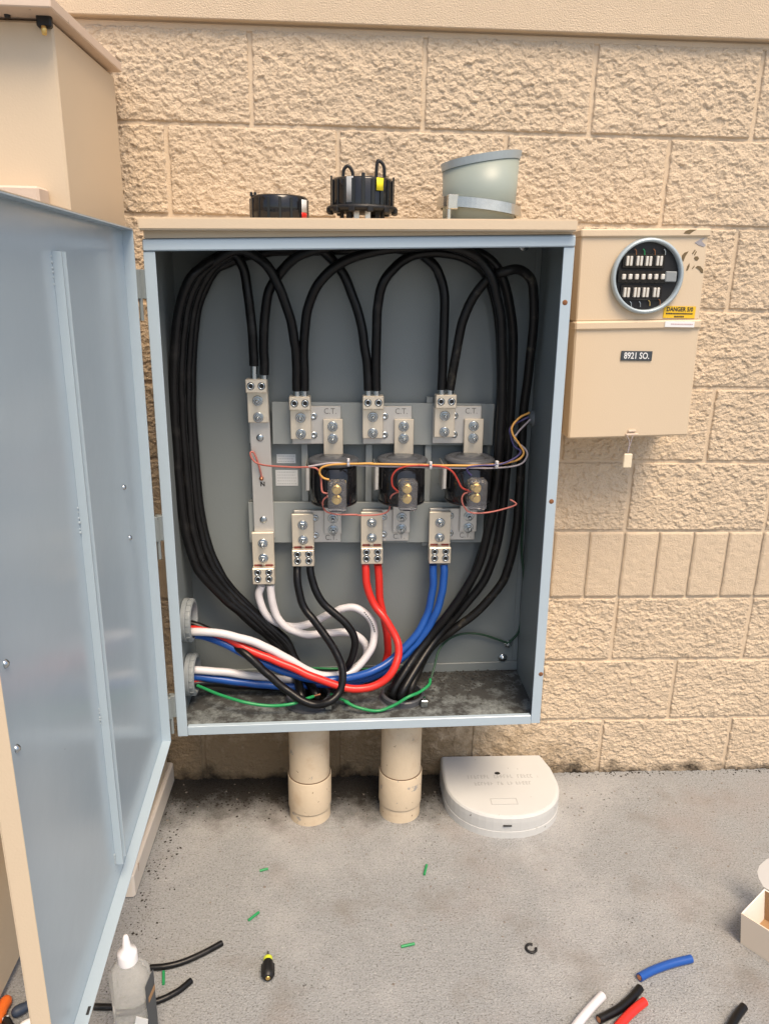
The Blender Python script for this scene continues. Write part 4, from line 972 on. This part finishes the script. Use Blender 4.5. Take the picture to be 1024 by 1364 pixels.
# open white card box at right
o0 = atz(985.5, 1257, 0); dx = (atz(1024, 1282.5, 0)-o0).normalized(); dy = Vector((-dx.y, dx.x, 0))
if dy.y < 0: dy = -dy
Hb = .080; Wb = .25; Db = .118; t_ = .003
bx = thing('cardboard_box', 'open white cardboard box with brown inside at right edge', 'box', o0+dx*.1+dy*.08)
def bw(v): return o0+dx*(v.x-.14*v.z*(1-2*v.x/Wb))+dy*v.y+Vector((0, 0, v.z))
def bpart(nm, m, *bs):
    b = MB()
    for q in bs: b.box(*q)
    return b.warp(bw).build(nm, m, bx)
bpart('front_wall', M_creamcard, (0, Wb, 0, t_, .0005, Hb)); bpart('side_wall', M_whitecard, (0, t_, t_+.0003, Db, .0005, Hb)); bpart('side_wall', M_whitecard, (Wb-t_, Wb, t_+.0003, Db, .0005, Hb)); bpart('back_wall', M_whitecard, (t_+.0003, Wb-t_-.0003, Db-t_, Db, .0005, Hb))
bpart('bottom', M_kraft, (t_+.0003, Wb-t_-.0003, t_+.0003, Db-t_-.0003, .0006, .003))
bpart('inner_lining', M_kraft, (t_+.0004, Wb-t_-.0004, Db-t_-.0012, Db-t_-.0003, .0035, Hb-.001), (t_+.0004, Wb-t_-.0004, t_+.0003, t_+.001, .0035, Hb-.001))
b = MB(); poly = [(-.004, 0), (-.016, .012), (-.021, .025), (-.019, .04), (-.008, .062), (.008, .082), (.02, .09), (Wb, .10), (Wb, 0)]
Mx = Matrix(((1, 0, 0, 0), (0, 0.35, -1, Db+.006), (0, .94, 0, Hb+.001), (0, 0, 0, 1)))
b.prism(poly, 0, .002, Mx); b.warp(bw).build('lid_flap', M_whitecard, bx)
# clear squeeze bottle
bp = atz(182, 1387, 0)
bt = thing('squeeze_bottle', 'clear plastic squeeze bottle of gel with white nozzle beside the open door', 'bottle', bp)
zsh = .205
MT = Matrix.Translation(bp) @ Matrix.Rotation(R(-8), 4, 'Z')
def sq(r, z, n=32, e=.62, fy=.72):
    out = []
    for i in range(n):
        a = 2*math.pi*i/n; c, s_ = math.cos(a), math.sin(a); out.append(MT @ Vector((r*math.copysign(abs(c)**e, c), r*fy*math.copysign(abs(s_)**e, s_), z)))
    return out
def loft(b, levels, n=32, e=.62):
    vs = []
    for r_, z_ in levels: vs += sq(r_, z_, n, e if r_ > .024 else 1., .72 if r_ > .024 else 1.)
    fs = [(j*n+i, j*n+(i+1) % n, (j+1)*n+(i+1) % n, (j+1)*n+i) for j in range(len(levels)-1) for i in range(n)]
    b.add(vs, fs, True); b.add(vs[:n], [list(range(n))[::-1]]); b.add(vs[-n:], [list(range(n))])
b = MB(); loft(b, [(.032, .001), (.036, .006), (.037, .03), (.0358, .10), (.037, .150), (.0375, .172), (.035, .186), (.028, .196), (.0245, .202), (.0175, .206)]); b.build('bottle_body', M_bottle, bt)
b = MB(); b.lathe([(.0185, .2065), (.0185, .226), (.017, .231), (.011, .235), (.008, .242), (.0055, .262), (.0035, .268), (.0005, .269)], 24, MT, False); b.build('nozzle_cap', M_cap, bt)
b = MB(); b.box(.0380, .0396, -.020, .020, .02, .168, .0006, MT); lb = b.build('back_label', M_sign, bt)
b = MB(); b.box(.0398, .0404, -.012, .018, .120, .132, 0, MT); b.build('brown_print', M_kraft, lb)
b = MB(); b.box(-.002, .022, -.0292, -.0284, .03, .105, .0, MT @ Matrix.Rotation(R(12), 4, 'Y')); b.build('front_label', M_sticker, bt)
# tools in the lower left corner
def capsule(b, p0, p1, r, n=14):
    p0 = Vector(p0); p1 = Vector(p1); d = p1-p0; M = Matrix.Translation(p0) @ d.to_track_quat('Z', 'Y').to_matrix().to_4x4(); L = d.length
    b.lathe([(r*.35, -r*.55), (r*.8, -r*.3), (r, .2*r), (r*1.06, L*.35), (r*.88, L*.6), (r, L*.9), (r*.75, L+r*.2), (r*.3, L+r*.45)], n, M, True)
G_T = 'hand tools in the lower left corner'
def tool(nm, lab, cat, a, c, r, m, m2):
    p0 = atz(a[0], a[1], r*1.1); p1 = atz(c[0], c[1], r*1.1); t = thing(nm, lab, cat, Vector((p0.x, p0.y, 0)), G_T)
    b = MB(); capsule(b, p0, p1, r); b.build('grip', m, t)
    d = (p1-p0).normalized(); b = MB(); b.cyl(p0-d*.012, p0-d*.09, r*.45, 10, r*.35); b.build('shank', m2, t); return t
tool('pliers', 'orange handled tool in the lower left corner', 'hand tool', (-6, 1362), (10, 1331), .0125, M_orangepl, M_zinc)
tool('pliers', 'navy gripped tool beside the door edge in the lower left corner', 'hand tool', (20, 1349), (44, 1336), .011, M_navy, M_zinc)
tool('marker', 'white pen lying at the very bottom left', 'pen', (30, 1366), (50, 1356), .007, M_cap, M_cap)
tool('marker', 'small black tool lying between orange and white ones', 'hand tool', (6, 1356), (18, 1372), .008, M_blackmat, M_blackmat)

# ================================================================== grit and soil
def lumps(nm, m, spots, kind='stuff'):
    b = MB()
    base = [Vector(v) for v in ((0, 0, 1), (1, 0, 0), (0, 1, 0), (-1, 0, 0), (0, -1, 0), (0, 0, -.4))]
    fs = [(0, 1, 2), (0, 2, 3), (0, 3, 4), (0, 4, 1), (5, 2, 1), (5, 3, 2), (5, 4, 3), (5, 1, 4)]
    for (x, y, z, s) in spots:
        a = random.uniform(0, 6.28); ca, sa_ = math.cos(a), math.sin(a); sx, sy, sz = s*random.uniform(.6, 1.4), s*random.uniform(.5, 1.2), s*random.uniform(.4, .9)
        b.add([(x+ca*v.x*sx-sa_*v.y*sy, y+sa_*v.x*sx+ca*v.y*sy, z+v.z*sz) for v in base], fs)
    o = b.build(nm, m); tag(o, kind=kind); return o
sp = []
for _ in range(7000):      # soil against the wall under the enclosure
    x = random.uniform(-.29, .53); y = -abs(random.gauss(0, .062))-.004
    if all((x-px)**2+(y-py)**2 > .064**2 for px, py in PIPE): sp.append((x, y, 0, .0007+.0036*random.random()**4))
for _ in range(420):
    x = random.uniform(.83, 2.2); y = -abs(random.gauss(0, .012))-.010; sp.append((x, y, 0, .0008+.0035*random.random()**3))
for _ in range(260):
    x = random.gauss(-.27, .03); y = random.uniform(-.6, -.02)
    if x > -.288: sp.append((x, y, 0, .0009+.0035*random.random()**2))
for _ in range(240):
    x = -.3+abs(random.gauss(0, .045)); y = random.uniform(-1.1, -.3); sp.append((x, y, 0, .0006+.0022*random.random()**3))
o = lumps('soil_debris', M_soil, sp); o['label'] = 'dark soil and dirt gathered along the foot of the wall'
sp = []
for _ in range(260): sp.append((random.uniform(-.3, 1.5), -abs(random.gauss(0, .25))-.03, 0, random.uniform(.0012, .0042)))
for _ in range(160): sp.append((random.uniform(-.4, 1.6), random.uniform(-1.1, -.05), 0, random.uniform(.0008, .0022)))
sp = [s for s in sp if not (.50 < s[0] < .87 and s[1] > -.31)]
o = lumps('grit', M_pebble, sp); o['label'] = 'scattered pale grit on the concrete'
sp = []
for _ in range(420):
    x = random.uniform(.42, .70); y = -.05-abs(random.gauss(0, .07))
    if y > -.28 and (x-PIPE[1][0])**2+(y-PIPE[1][1])**2 > .07**2: sp.append((x, y, .3685+.0205*(x+.2)/.93, random.uniform(.0008, .0032)))
o = lumps('box_floor_debris', M_soil, sp); o['label'] = 'dark debris on the enclosure floor'
